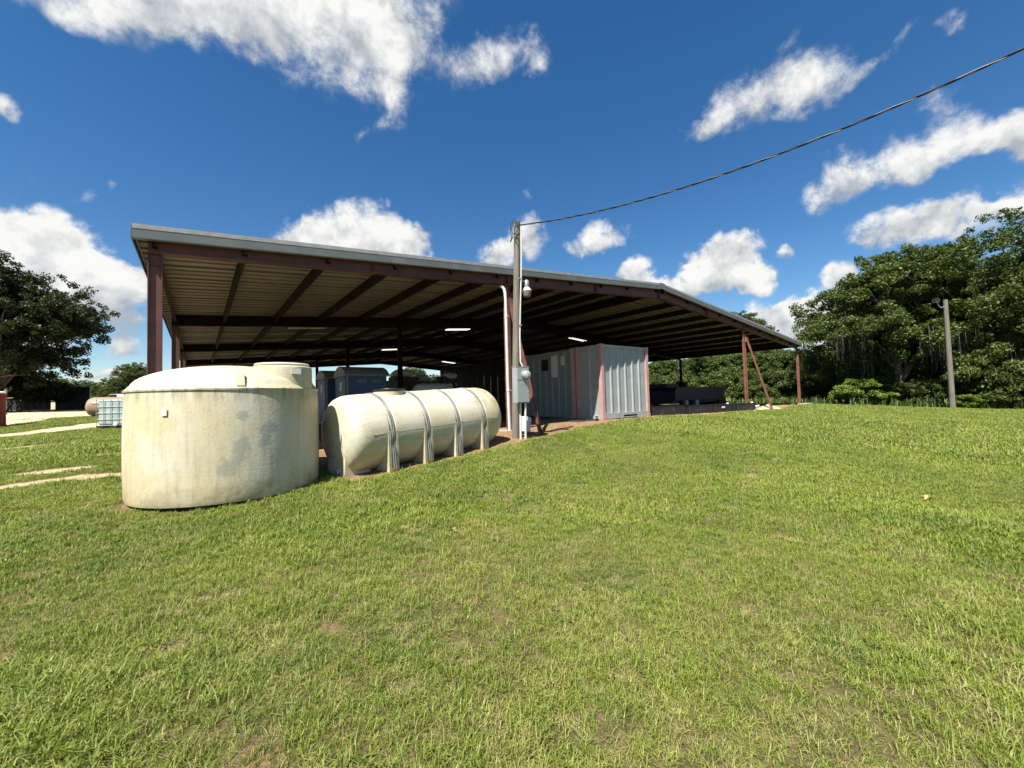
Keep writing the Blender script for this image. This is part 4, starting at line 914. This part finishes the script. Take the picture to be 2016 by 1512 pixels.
# the person who stands behind the bin
p0 = at(9, 817, 27.5); z0 = g1(p0[0], p0[1])
def person(loc, rz, label):
    J = {'pelvis': (0, 0, .95, .15, .12), 'waist': (0, .0, 1.10, .145, .11), 'chest': (0, .01, 1.32, .175, .125), 'neck': (0, .01, 1.50, .065, .065), 'jaw': (0, .035, 1.58, .072, .085), 'head': (0, .03, 1.68, .082, .098), 'crown': (0, .02, 1.76, .05, .06)}
    E = [('pelvis', 'waist'), ('waist', 'chest'), ('chest', 'neck'), ('neck', 'jaw'), ('jaw', 'head'), ('head', 'crown')]
    for s, nm in ((-1, 'l'), (1, 'r')):
        J.update({nm+'hip': (s*.09, 0, .88, .095, .10), nm+'knee': (s*.11, .03, .49, .062, .066), nm+'ank': (s*.12, -.01, .09, .045, .05), nm+'toe': (s*.13, .13, .035, .04, .032),
                  nm+'sh': (s*.19, .0, 1.42, .062, .062), nm+'el': (s*.235, -.02, 1.14, .047, .047), nm+'wr': (s*.17, .22, 1.12, .032, .030), nm+'palm': (s*.145, .30, 1.14, .038, .02)})
        E += [('pelvis', nm+'hip'), (nm+'hip', nm+'knee'), (nm+'knee', nm+'ank'), (nm+'ank', nm+'toe'), ('chest', nm+'sh'), (nm+'sh', nm+'el'), (nm+'el', nm+'wr'), (nm+'wr', nm+'palm')]
        for f in range(4):
            J[nm+'f%d' % f] = (s*(.115+.02*f), .345, 1.15, .0095, .0095); J[nm+'g%d' % f] = (s*(.112+.02*f), .375+.006*(1.5-abs(f-1.5)), 1.135, .008, .008)
            E += [(nm+'palm', nm+'f%d' % f), (nm+'f%d' % f, nm+'g%d' % f)]
        J[nm+'th'] = (s*.105, .285, 1.165, .011, .011); E += [(nm+'wr', nm+'th')]
    names = list(J); me = bpy.data.meshes.new('body'); me.from_pydata([J[k][:3] for k in names], [(names.index(a), names.index(b)) for a, b in E], [])
    o = bpy.data.objects.new('person', me); col.objects.link(o)
    sk = o.modifiers.new('skin', 'SKIN')
    for i, k in enumerate(names): me.skin_vertices[0].data[i].radius = J[k][3:5]
    me.skin_vertices[0].data[0].use_root = True
    sb = o.modifiers.new('sub', 'SUBSURF'); sb.levels = 1; sb.render_levels = 1
    dg = bpy.context.evaluated_depsgraph_get(); m2 = bpy.data.meshes.new_from_object(o.evaluated_get(dg)); o.modifiers.clear(); o.data = m2
    m2.materials.clear()
    for m in (simple('skin', (.36, .21, .15), .6), simple('navy_shirt', (.02, .026, .05), .85), simple('grey_trousers', (.23, .24, .26), .85), simple('dark_hair', (.02, .014, .01), .7), simple('boots', (.05, .04, .03), .7)): m2.materials.append(m)
    for p in m2.polygons:
        c = p.center; p.use_smooth = True
        arm = abs(c.x) > .10 and c.y > .06 and c.z > 1.05
        p.material_index = 4 if c.z < .12 else 2 if c.z < 1.0 and not arm else 0 if (arm or c.z > 1.50) else 1
        if c.z > 1.70 or (c.z > 1.60 and c.y < .0): p.material_index = 3
    for nm, V0 in (('nose', (0, .135, 1.655)), ('eye', (-.03, .112, 1.685)), ('eye', (.03, .112, 1.685))):
        q = MB().lathe([(.001, -.012), (.011, -.004), (.011, .005), (.001, .012)], 8).build(nm, m2.materials[0 if nm == 'nose' else 3], o, smooth=True); q.location = V0
    o.location = loc; o.rotation_euler = (0, 0, rz); return tag(o, label, 'person')
person((p0[0], p0[1], z0), R(-80), 'person in dark shirt and grey trousers standing behind the red bin')
# dark green screened fence along the yard
M_SCREEN = simple('green_screen_cloth', (.008, .016, .013), .85, 0, .25, 1.5, (.012, .022, .017), .5, 1)
fa, fb = at(-300, 810, 38), at(178, 806, 38); fv = (fb-fa)[:2]; fl = np.linalg.norm(fv); fv = fv/fl
fe = thing('screened_fence', (fa[0], fa[1], g1(fa[0], fa[1])), 'dark green screened fence under the big tree', 'fence', math.atan2(fv[1], fv[0]))
npan = 7
for k in range(npan+1):
    s_ = fl*k/npan; z_ = g1(fa[0]+fv[0]*s_, fa[1]+fv[1]*s_)-g1(fa[0], fa[1])
    MB().tube([(s_, 0, z_-.2), (s_, 0, z_+2.15)], .035, 10).build('post', M_STEEL, fe)
    if k < npan and k != npan-2:
        V = []; nn = 10
        for i in range(nn+1):
            for zz in (.03, 2.08): V.append((s_+.05+(fl/npan-.1)*i/nn, -.045+.02*math.sin(i*1.7+k), z_+zz))
        pn = MB().add(V+[(a, b+.008, c) for a, b, c in V], [(2*i, 2*i+2, 2*i+3, 2*i+1) for i in range(nn)]+[(2*i+22, 2*i+23, 2*i+25, 2*i+24) for i in range(nn)]+[(2*i+1, 2*i+3, 2*i+25, 2*i+23) for i in range(nn)]).build('screen_panel', M_SCREEN, fe)
    elif k < npan:
        V = []
        pn = MB().box((s_+.05, -.05, z_+.03), (s_+fl/npan-.42, -.04, z_+2.05)).build('screen_panel', M_SCREEN, fe)
    if k < npan: MB().tube([(s_, 0, z_+2.12), (s_+fl/npan, 0, z_+2.12)], .02, 8).build('top_rail', M_STEEL, fe)
# ---------------------------------------------------------------- floodlight pole on the right
q0 = at(1876, 806, 22.3); q1 = at(1861, 590, 22.3); q0[2] = g1(q0[0], q0[1])
fp = thing('floodlight_pole', tuple(q0), 'weathered wooden pole with a floodlight before the trees on the right', 'pole')
dz2 = q1-q0
MB().tube([dz2*k/6-(0, 0, .3 if k == 0 else 0) for k in range(7)], [.125-.03*k/6 for k in range(7)], 14).build('shaft', M_WOOD, fp, smooth=True)
def l2(p): return tuple(np.array(p)-q0)
ar = MB().tube([l2(at(1861, 603, 22.2)), l2(at(1852, 606, 22.2)), l2(at(1846.5, 600, 22.2)), l2(at(1845, 593, 22.2))], .02, 8).build('arm', M_STEEL, fp, smooth=True)
fh = MB().prism([(-.13, -.08), (.13, -.11), (.15, .06), (-.08, .11)], 'y', -.11, .11).build('floodlight', M_BLACK, fp, bevel=.01); fh.location = l2(at(1842, 591, 22.2)); fh.rotation_euler = (0, 0, R(-40))
MB().box((-.11, -.09, -.125), (.11, .09, -.114)).build('lens', M_GLASS, fh)
# dead leaves on the lawn
M_LEAF = simple('dead_leaf', (.45, .30, .14), .8, 0, .3, 20)
for (x, y, s_, lab) in ((7.09, -6.94, .085, 'pale dry leaf lying on the lawn at the right'), (2.43, -4.42, .04, 'small dry leaf lying on the lawn near the centre')):
    V = [(s_*math.cos(a)*(1 if k % 2 else .5), s_*.5*math.sin(a)*(1 if k % 2 else .45), .02+.02*math.sin(2*a)) for k, a in enumerate([2*math.pi*i/14 for i in range(14)])]+[(0, 0, .035)]
    o = MB().add(V, [(k, (k+1) % 14, 14) for k in range(14)]).build('fallen_leaf', M_LEAF, None, smooth=True, fix=False); o.location = (x, y, g1(x, y)+.035); tag(o, lab, 'leaf', 'dry leaves on the lawn')
# ---------------------------------------------------------------- trees: trunk, limbs and a crown of leaf-sized faces
M_BARK = simple('bark', (.11, .085, .065), .95, 0, .3, 3, (.05, .04, .03), .5, 2, (6, 6, 1), bump=.5)
def leaf_material(name, a, b, c):
    t = NT(name); v = t.coord('World'); n = t.noise(v, .7, 4, .6); k = t.node('ShaderNodeAttribute', attribute_name='rnd').outputs['Fac']
    oi = t.node('ShaderNodeObjectInfo').outputs['Random']
    cc = t.mix(t.ramp(n, .35, .68), a, b); cc = t.mix(t.math('MULTIPLY', k, .5), cc, c); cc = t.mix(t.math('MULTIPLY', oi, .25), cc, tuple(x*.6 for x in a))
    t.put(t.b.inputs['Base Color'], cc); t.b.inputs['Roughness'].default_value = .5; t.b.inputs['Specular IOR Level'].default_value = .3
    tr = t.node('ShaderNodeBsdfTranslucent'); t.l.new(t.mix(.5, cc, (.10, .16, .02)), tr.inputs[0]); mx = t.node('ShaderNodeMixShader'); mx.inputs[0].default_value = .25
    t.l.new(t.b.outputs[0], mx.inputs[1]); t.l.new(tr.outputs[0], mx.inputs[2]); t.l.new(mx.outputs[0], t.o.inputs[0]); return t.m
M_OAK = leaf_material('oak_leaves', (.044, .072, .012), (.085, .120, .024), (.125, .145, .045))
M_DARK = leaf_material('dark_leaves', (.014, .022, .008), (.026, .036, .012), (.042, .048, .018))
M_SCRUB = leaf_material('scrub_leaves', (.050, .086, .014), (.092, .138, .028), (.13, .165, .045))
M_LIME = leaf_material('lime_leaves', (.10, .17, .016), (.15, .22, .028), (.19, .24, .04))
M_MOSS = simple('hanging_moss', (.060, .060, .050), .95, 0, .25, 3, coord='World')
def leaf_quads(rs, P, size, up=.6):
    n = len(P); d = rs.normal(size=(n, 3)); d[:, 2] = d[:, 2]*.8; d /= np.linalg.norm(d, axis=1)[:, None]
    nm = rs.normal(size=(n, 3)); nm[:, 2] = np.abs(nm[:, 2])+up; b = np.cross(d, nm); b /= np.linalg.norm(b, axis=1)[:, None]+1e-9
    nn = np.cross(b, d)
    L = size*rs.uniform(.6, 1.35, n)[:, None]; w_ = L*rs.uniform(.32, .5, n)[:, None]
    bend = nn*L*rs.uniform(-.18, .18, n)[:, None]
    return np.stack([P-d*L*.5, P+b*w_-bend, P+d*L*.5, P-b*w_-bend], 1).reshape(-1, 3), rs.rand(n)
def crown_points(rs, lobes, clumps, per, spread, flat=.6):
    """leaf positions: lobes (centre, radii) carry clumps near their surface, a clump carries leaves"""
    C_ = []; wts = np.array([r[0]*r[1]*.5+r[0]*r[2] for _, r in lobes]); wts = wts/wts.sum()
    pts = []; cl = []
    for (c, r), w_ in zip(lobes, wts):
        n = max(4, int(clumps*w_)); u = rs.normal(size=(n, 3)); u /= np.linalg.norm(u, axis=1)[:, None]
        u[:, 2] = np.where(u[:, 2] < -.35, -u[:, 2]*.6, u[:, 2])
        rad = np.where(rs.rand(n) < .16, rs.uniform(1.02, 1.22, n), rs.uniform(.5, 1.08, n))[:, None]; cc = np.array(c)+u*rad*np.array(r)
        cl.append(cc)
    cl = np.concatenate(cl)
    for c in cl:
        s_ = spread*rs.choice([.45, .6, .8, 1.0, 1.3])*rs.uniform(.85, 1.15); m = int(per*rs.uniform(.5, 1.5)*(s_/spread)**2)+3
        u = rs.normal(size=(m, 3)); u /= np.linalg.norm(u, axis=1)[:, None]; u *= (rs.rand(m)**.45)[:, None]
        pts.append(c+u*np.array([s_, s_, s_*flat]))
    return np.concatenate(pts), cl
def make_tree(name, seed, height, rx, ry, trunk_r, base, clumps, per, spread, leaf, mat, nlobes=11, moss=0, loc=(0, 0, 0), label='', group=None, cat='tree', lean=0., stems=1, top=1.0, zlow=-.8):
    rs = np.random.RandomState(seed)
    lobes = []
    zc = (height+base)/2; hz_ = (height-base)/2
    for k in range(nlobes):
        a = 2*math.pi*k/nlobes*2.4+rs.uniform(0, .6); f = math.sqrt((k+.5)/nlobes); zf = rs.uniform(zlow, .75)*(1-.25*f)
        if k == 0: f, zf = .05, .62*top
        rr_ = rs.uniform(.30, .46)
        wid = math.sqrt(max(.15, 1-zf*zf*.75))
        lobes.append(((rx*f*.72*wid*math.cos(a)+lean*(zf+.5), ry*f*.72*wid*math.sin(a), zc+hz_*zf*.74), (rx*rr_*1.05, ry*rr_*1.05, hz_*rr_*.95)))
    pts, cl = crown_points(rs, lobes, clumps, per, spread)
    pts = pts[pts[:, 2] > .12]
    root = thing(name, loc, label, cat, rs.uniform(0, 6.28), group)
    V, at_ = leaf_quads(rs, pts, leaf); o = bpy.data.objects.new('crown', quads('crown', V, mat, at_)); col.objects.link(o); o.parent = root
    tb = MB()
    for s_ in range(stems):
        ox, oy = (0, 0) if stems == 1 else (rs.uniform(-.3, .3)*rx, rs.uniform(-.3, .3)*ry)
        hh = base+(height-base)*.45
        tp = [(ox*.3+rs.normal(0, .02)*k+ox*.7*k/6, oy*.3+rs.normal(0, .02)*k+oy*.7*k/6, -.25+hh*k/6) for k in range(7)]
        tb.tube(tp, [trunk_r*(1.35 if k == 0 else 1-.085*k) for k in range(7)], 10)
        for j, (c, r) in enumerate(lobes):
            if stems > 1 and j % stems != s_: continue
            i0 = 2+j % 4; p = np.array(tp[i0]); q = np.array(c)
            m1 = p+(q-p)*.4+np.array([0, 0, .10*height*rs.uniform(.2, 1)]); r0 = trunk_r*.5*(1-.1*i0)
            tb.tube([p, p*.55+m1*.45, m1, m1*.45+q*.55, q], [r0, r0*.8, r0*.6, r0*.4, r0*.18], 7)
            for g in range(5):
                e_ = q+rs.normal(size=3)*np.array(r)*.33; tb.tube([m1*.3+q*.7, (q+e_)/2+(0, 0, .1), e_], [r0*.3, r0*.2, r0*.06], 5)
    tb.build('trunk', M_BARK, root, smooth=True)
    if moss:
        Vm = []; low = cl[cl[:, 2] < base+(height-base)*.55]
        for c in low[rs.choice(len(low), min(moss, len(low)), replace=False)]:
            for j in range(rs.randint(10, 24)):
                x, y = c[0]+rs.normal(0, .22), c[1]+rs.normal(0, .22); L = rs.uniform(.3, 1.6); w_ = rs.uniform(.006, .020); a = rs.uniform(0, 3.14); z = c[2]
                for i in range(3):
                    wa, wb_ = w_*(1-.3*i), w_*(1-.3*(i+1))+.004; za, zb = z-L*i/3, z-L*(i+1)/3; sx_ = rs.normal(0, .02)
                    Vm += [(x-wa*math.cos(a), y-wa*math.sin(a), za), (x+wa*math.cos(a), y+wa*math.sin(a), za), (x+sx_+wb_*math.cos(a), y+wb_*math.sin(a), zb), (x+sx_-wb_*math.cos(a), y-wb_*math.sin(a), zb)]
                    x += sx_
        o = bpy.data.objects.new('moss', quads('moss', np.array(Vm), M_MOSS)); col.objects.link(o); o.parent = root
    return root
def put(src, x, y, depth, rz, s, label, group=None, first=False, sz=None, dz_=0):
    p = at(x, y, depth); o = src if first else copy_tree(src)
    o.location = (p[0], p[1], g1(p[0], p[1])-.05+dz_); o.rotation_euler = (0, 0, rz); o.scale = (s, s, sz or s); o['label'] = label
    if group: o['group'] = group
    elif 'group' in o: del o['group']
    return o
G = 'trees beyond the lawn'
oak = make_tree('oak_tree', 21, 11.5, 6.2, 6.2, .36, 1.0, 1100, 175, .50, .125, M_OAK, 22, 70, label='x', zlow=-1.05)
oakb = make_tree('oak_tree', 33, 10.0, 4.8, 4.8, .28, 0.5, 950, 150, .43, .12, M_OAK, 20, 60, label='x', zlow=-1.05)
scrub = make_tree('scrub_tree', 45, 6.0, 3.0, 3.0, .11, .1, 700, 125, .34, .105, M_SCRUB, 12, 0, label='x', stems=3)
bush = make_tree('bush', 57, 2.0, 1.6, 1.6, .03, .05, 260, 80, .20, .085, M_LIME, 9, 0, label='x', cat='bush', stems=4)
low = make_tree('bush', 68, 2.4, 1.9, 1.9, .04, .05, 330, 80, .26, .10, M_OAK, 9, 0, label='x', cat='bush', stems=4)
darkb = make_tree('bush', 83, 3.4, 2.4, 2.4, .05, .05, 320, 60, .34, .15, M_DARK, 9, 0, label='x', cat='bush', stems=4)
darkt = make_tree('shade_tree', 79, 15.0, 8.0, 8.0, .40, .2, 2000, 95, .62, .20, M_DARK, 34, 0, label='x', zlow=-1.1)
put(oak, 2012, 806, 25.5, .4, 1.16, 'tallest mossy oak at the far right edge', G, True)
put(oak, 2190, 806, 24, 2.2, .95, 'mossy oak beyond the right edge of the lawn', G)
put(oakb, 1772, 804, 27.5, 1.2, 1.14, 'round-topped oak left of the floodlight pole', G, True)
put(oakb, 1892, 804, 29.5, 3.0, 1.04, 'mossy oak behind the floodlight pole', G)
put(oakb, 1672, 802, 32, 4.4, .86, 'lower oak at the left end of the mossy oaks', G)
put(oakb, 1790, 802, 36, 5.2, .95, 'oak hidden behind the round-topped oak', G)
put(oak, 1940, 803, 38, 5.0, .9, 'oak deep in the wood behind the tallest oak', G)
GS = 'scrub trees behind the shed'
for i, (x, d, s, r_, lab) in enumerate(((1298, 44, .95, 0, 'scrub tree seen just right of the grey container'), (1352, 46, 1.0, 1.1, 'scrub tree behind the dark inner column on the right'), (1402, 43, 1.02, 2.3, 'scrub tree behind the dark blue dump body'),
        (1455, 42, 1.0, 3.1, 'scrub tree behind the braced red column'), (1505, 41, .98, 4.0, 'scrub tree between the two red front columns'), (1555, 40, 1.0, 5.2, 'scrub tree just left of the corner column'), (1610, 39, .98, .7, 'scrub tree just right of the corner column'),
        (1655, 37, .8, 2.0, 'scrub tree behind the bright green bush'), (1690, 38, 1.0, 3.7, 'scrub tree under the left end of the mossy oaks'), (1712, 29.5, .72, .2, 'scrub tree standing before the round-topped oak'), (1790, 28.5, .66, 4.2, 'scrub tree in front, left of the floodlight pole'), (1735, 34, .8, .9, 'scrub tree under the round-topped oak'), (1800, 33, .85, 4.9, 'scrub tree behind the dark bushes left of the pole'), (1870, 34, .9, 2.4, 'scrub tree straight behind the floodlight pole'), (1935, 31, .85, 5.8, 'scrub tree between pole and right edge'), (2000, 30, .9, 1.5, 'scrub tree behind the bushes at the right edge'), (1580, 47, 1.2, 1.7, 'taller scrub tree at the back of the row by the corner'), (1420, 52, 1.15, .3, 'scrub tree far back behind the dump body'), (1320, 54, 1.05, 2.9, 'scrub tree far back behind the trailer'))):
    put(scrub, x, 800, d, r_, s, lab, GS, i == 0)
put(oakb, 1445, 795, 55, 2.6, 1.32, 'tall tree whose top shows above the right roof slope')
GB = 'bushes at the edge of the lawn'
put(bush, 1690, 803, 26.5, .5, 1.05, 'bright lime green bush at the foot of the oaks', GB, True)
put(low, 1760, 805, 27, 1.0, .95, 'dark leafy bush right of the lime bush', GB, True, sz=.75)
put(low, 1825, 806, 25.5, 2.5, .85, 'dark leafy bush left of the floodlight pole', GB)
put(low, 1925, 807, 24, 3.6, 1.1, 'tall leafy bush right of the floodlight pole', GB, sz=1.6)
put(low, 1990, 808, 23, 5.1, 1.15, 'leafy bush at the right edge of the picture', GB, sz=.85)
put(bush, 1905, 806, 23.2, 4.1, .5, 'small light green bush beside the floodlight pole', GB)
put(low, 2080, 808, 22.5, .2, 1.3, 'leafy bush beyond the right edge', GB)
put(low, 1630, 801, 34, .2, .9, 'leafy bush behind the corner column', GB)
for i, (x, d, s_, lab) in enumerate(((1300, 38, 1.1, 'low bush right of the container, behind the trailer'), (1345, 39, 1.2, 'low bush behind the dark inner column'), (1392, 38, 1.2, 'low bush left of the dump body tail'), (1440, 37, 1.15, 'low bush left of the braced column'), (1487, 36, 1.1, 'low bush between braced column and its brace'), (1535, 36, 1.2, 'low bush right of the brace foot'), (1585, 35, 1.15, 'low bush straight behind the corner column'), (1720, 30, .9, 'low bush between the lime bush and the dark bush'), (1850, 28, 1.2, 'low bush just left of the pole, further back'))):
    put(low, x, 801, d, i*.9, s_, lab, GB, sz=s_*[.8, 1.25, 1.0, 1.4][i % 4])
put(darkt, 0, 809, 33, .0, .76, 'huge dark spreading tree at the left edge', None, True, sz=.93)
GL = 'dark shrubs by the fence'
for i, (x, d, s_, lab) in enumerate(((6, 34, 1.0, 'dark shrub by the fence behind the person'), (48, 35, .95, 'dark shrub in the middle of the screened fence'), (88, 36, .85, 'dark shrub at the fence right of the big tree'), (-60, 34, 1.1, 'dark shrub by the fence beyond the left edge'), (28, 36.5, 1.1, 'dark shrub against the fence under the big crown'))):
    put(darkb, x, 809, d, i*1.3, s_, lab, GL, i == 0)
GF = 'far trees on the horizon'
FT = [(-150, 62, .8), (120, 70, .62), (170, 78, .6), (205, 64, .55), (232, 70, .62), (262, 52, .62), (300, 66, .6), (420, 80, .62), (520, 76, .55), (600, 82, .6), (650, 74, .55), (712, 80, .66), (806, 58, .80), (856, 78, .6), (930, 80, .7), (1010, 75, .7), (1090, 72, .75), (1170, 66, .8), (1240, 60, .85)]
names = ['beyond the left edge', 'above the screened fence', 'right of the fence gap', 'left of the white truck', 'above the white truck', 'at the left shed column', 'inside the left shed columns', 'behind the round tank dome', 'behind the tank neck', 'left of the blue toilets', 'behind the blue toilets', 'just right of the toilet roofs', 'seen under the far gable', 'right of the far gable tree', 'behind the dark room, left', 'behind the dark room, middle', 'behind the dark room, right', 'behind the darker container', 'behind the short container']
for i, ((x, d, s), nm) in enumerate(zip(FT, names)):
    put(oakb if i % 3 else scrub, x, 800, d, i*1.1, s if i % 3 else s*1.25, 'far tree '+nm, GF)
# rank weeds where the mowing stops
rs = np.random.RandomState(91)
Vw, kk = [], []
for x, d0, d1, n in ((1480, 30, 38, 260), (1530, 28, 38, 420), (1590, 27, 37, 420), (1640, 27, 33, 300), (1720, 25, 30, 260), (1800, 23.8, 28, 240), (1880, 23, 26, 240), (1960, 22.5, 25, 260), (2040, 22, 24, 220)):
    for i in range(n):
        p = at(x+rs.uniform(-45, 45), 803, rs.uniform(d0, d1)); h = rs.uniform(.25, .85); b = rs.uniform(0, 6.28); w_ = rs.uniform(.012, .03); L = h*rs.uniform(.1, .5); z = g1(p[0], p[1])
        for j in range(3):
            bb_ = b+rs.uniform(-1, 1); q = np.array([math.cos(bb_)*L, math.sin(bb_)*L, h*rs.uniform(.7, 1)]); s_ = np.array([-math.sin(bb_), math.cos(bb_), 0])*w_; c0_ = np.array([p[0], p[1], z-.03])
            Vw += [c0_-s_, c0_+s_, c0_+q*np.array([.4, .4, .6])+s_*.8, c0_+q*np.array([.4, .4, .6])-s_*.8, c0_+q*np.array([.4, .4, .6])-s_*.8, c0_+q*np.array([.4, .4, .6])+s_*.8, c0_+q+s_*.2, c0_+q-s_*.2]; kk += [rs.rand()]*2
o = bpy.data.objects.new('weeds', quads('weeds', np.array(Vw), M_SCRUB, np.array(kk))); col.objects.link(o); tag(o, 'rank green weeds along the edge of the mown lawn', 'weeds', kind='stuff')
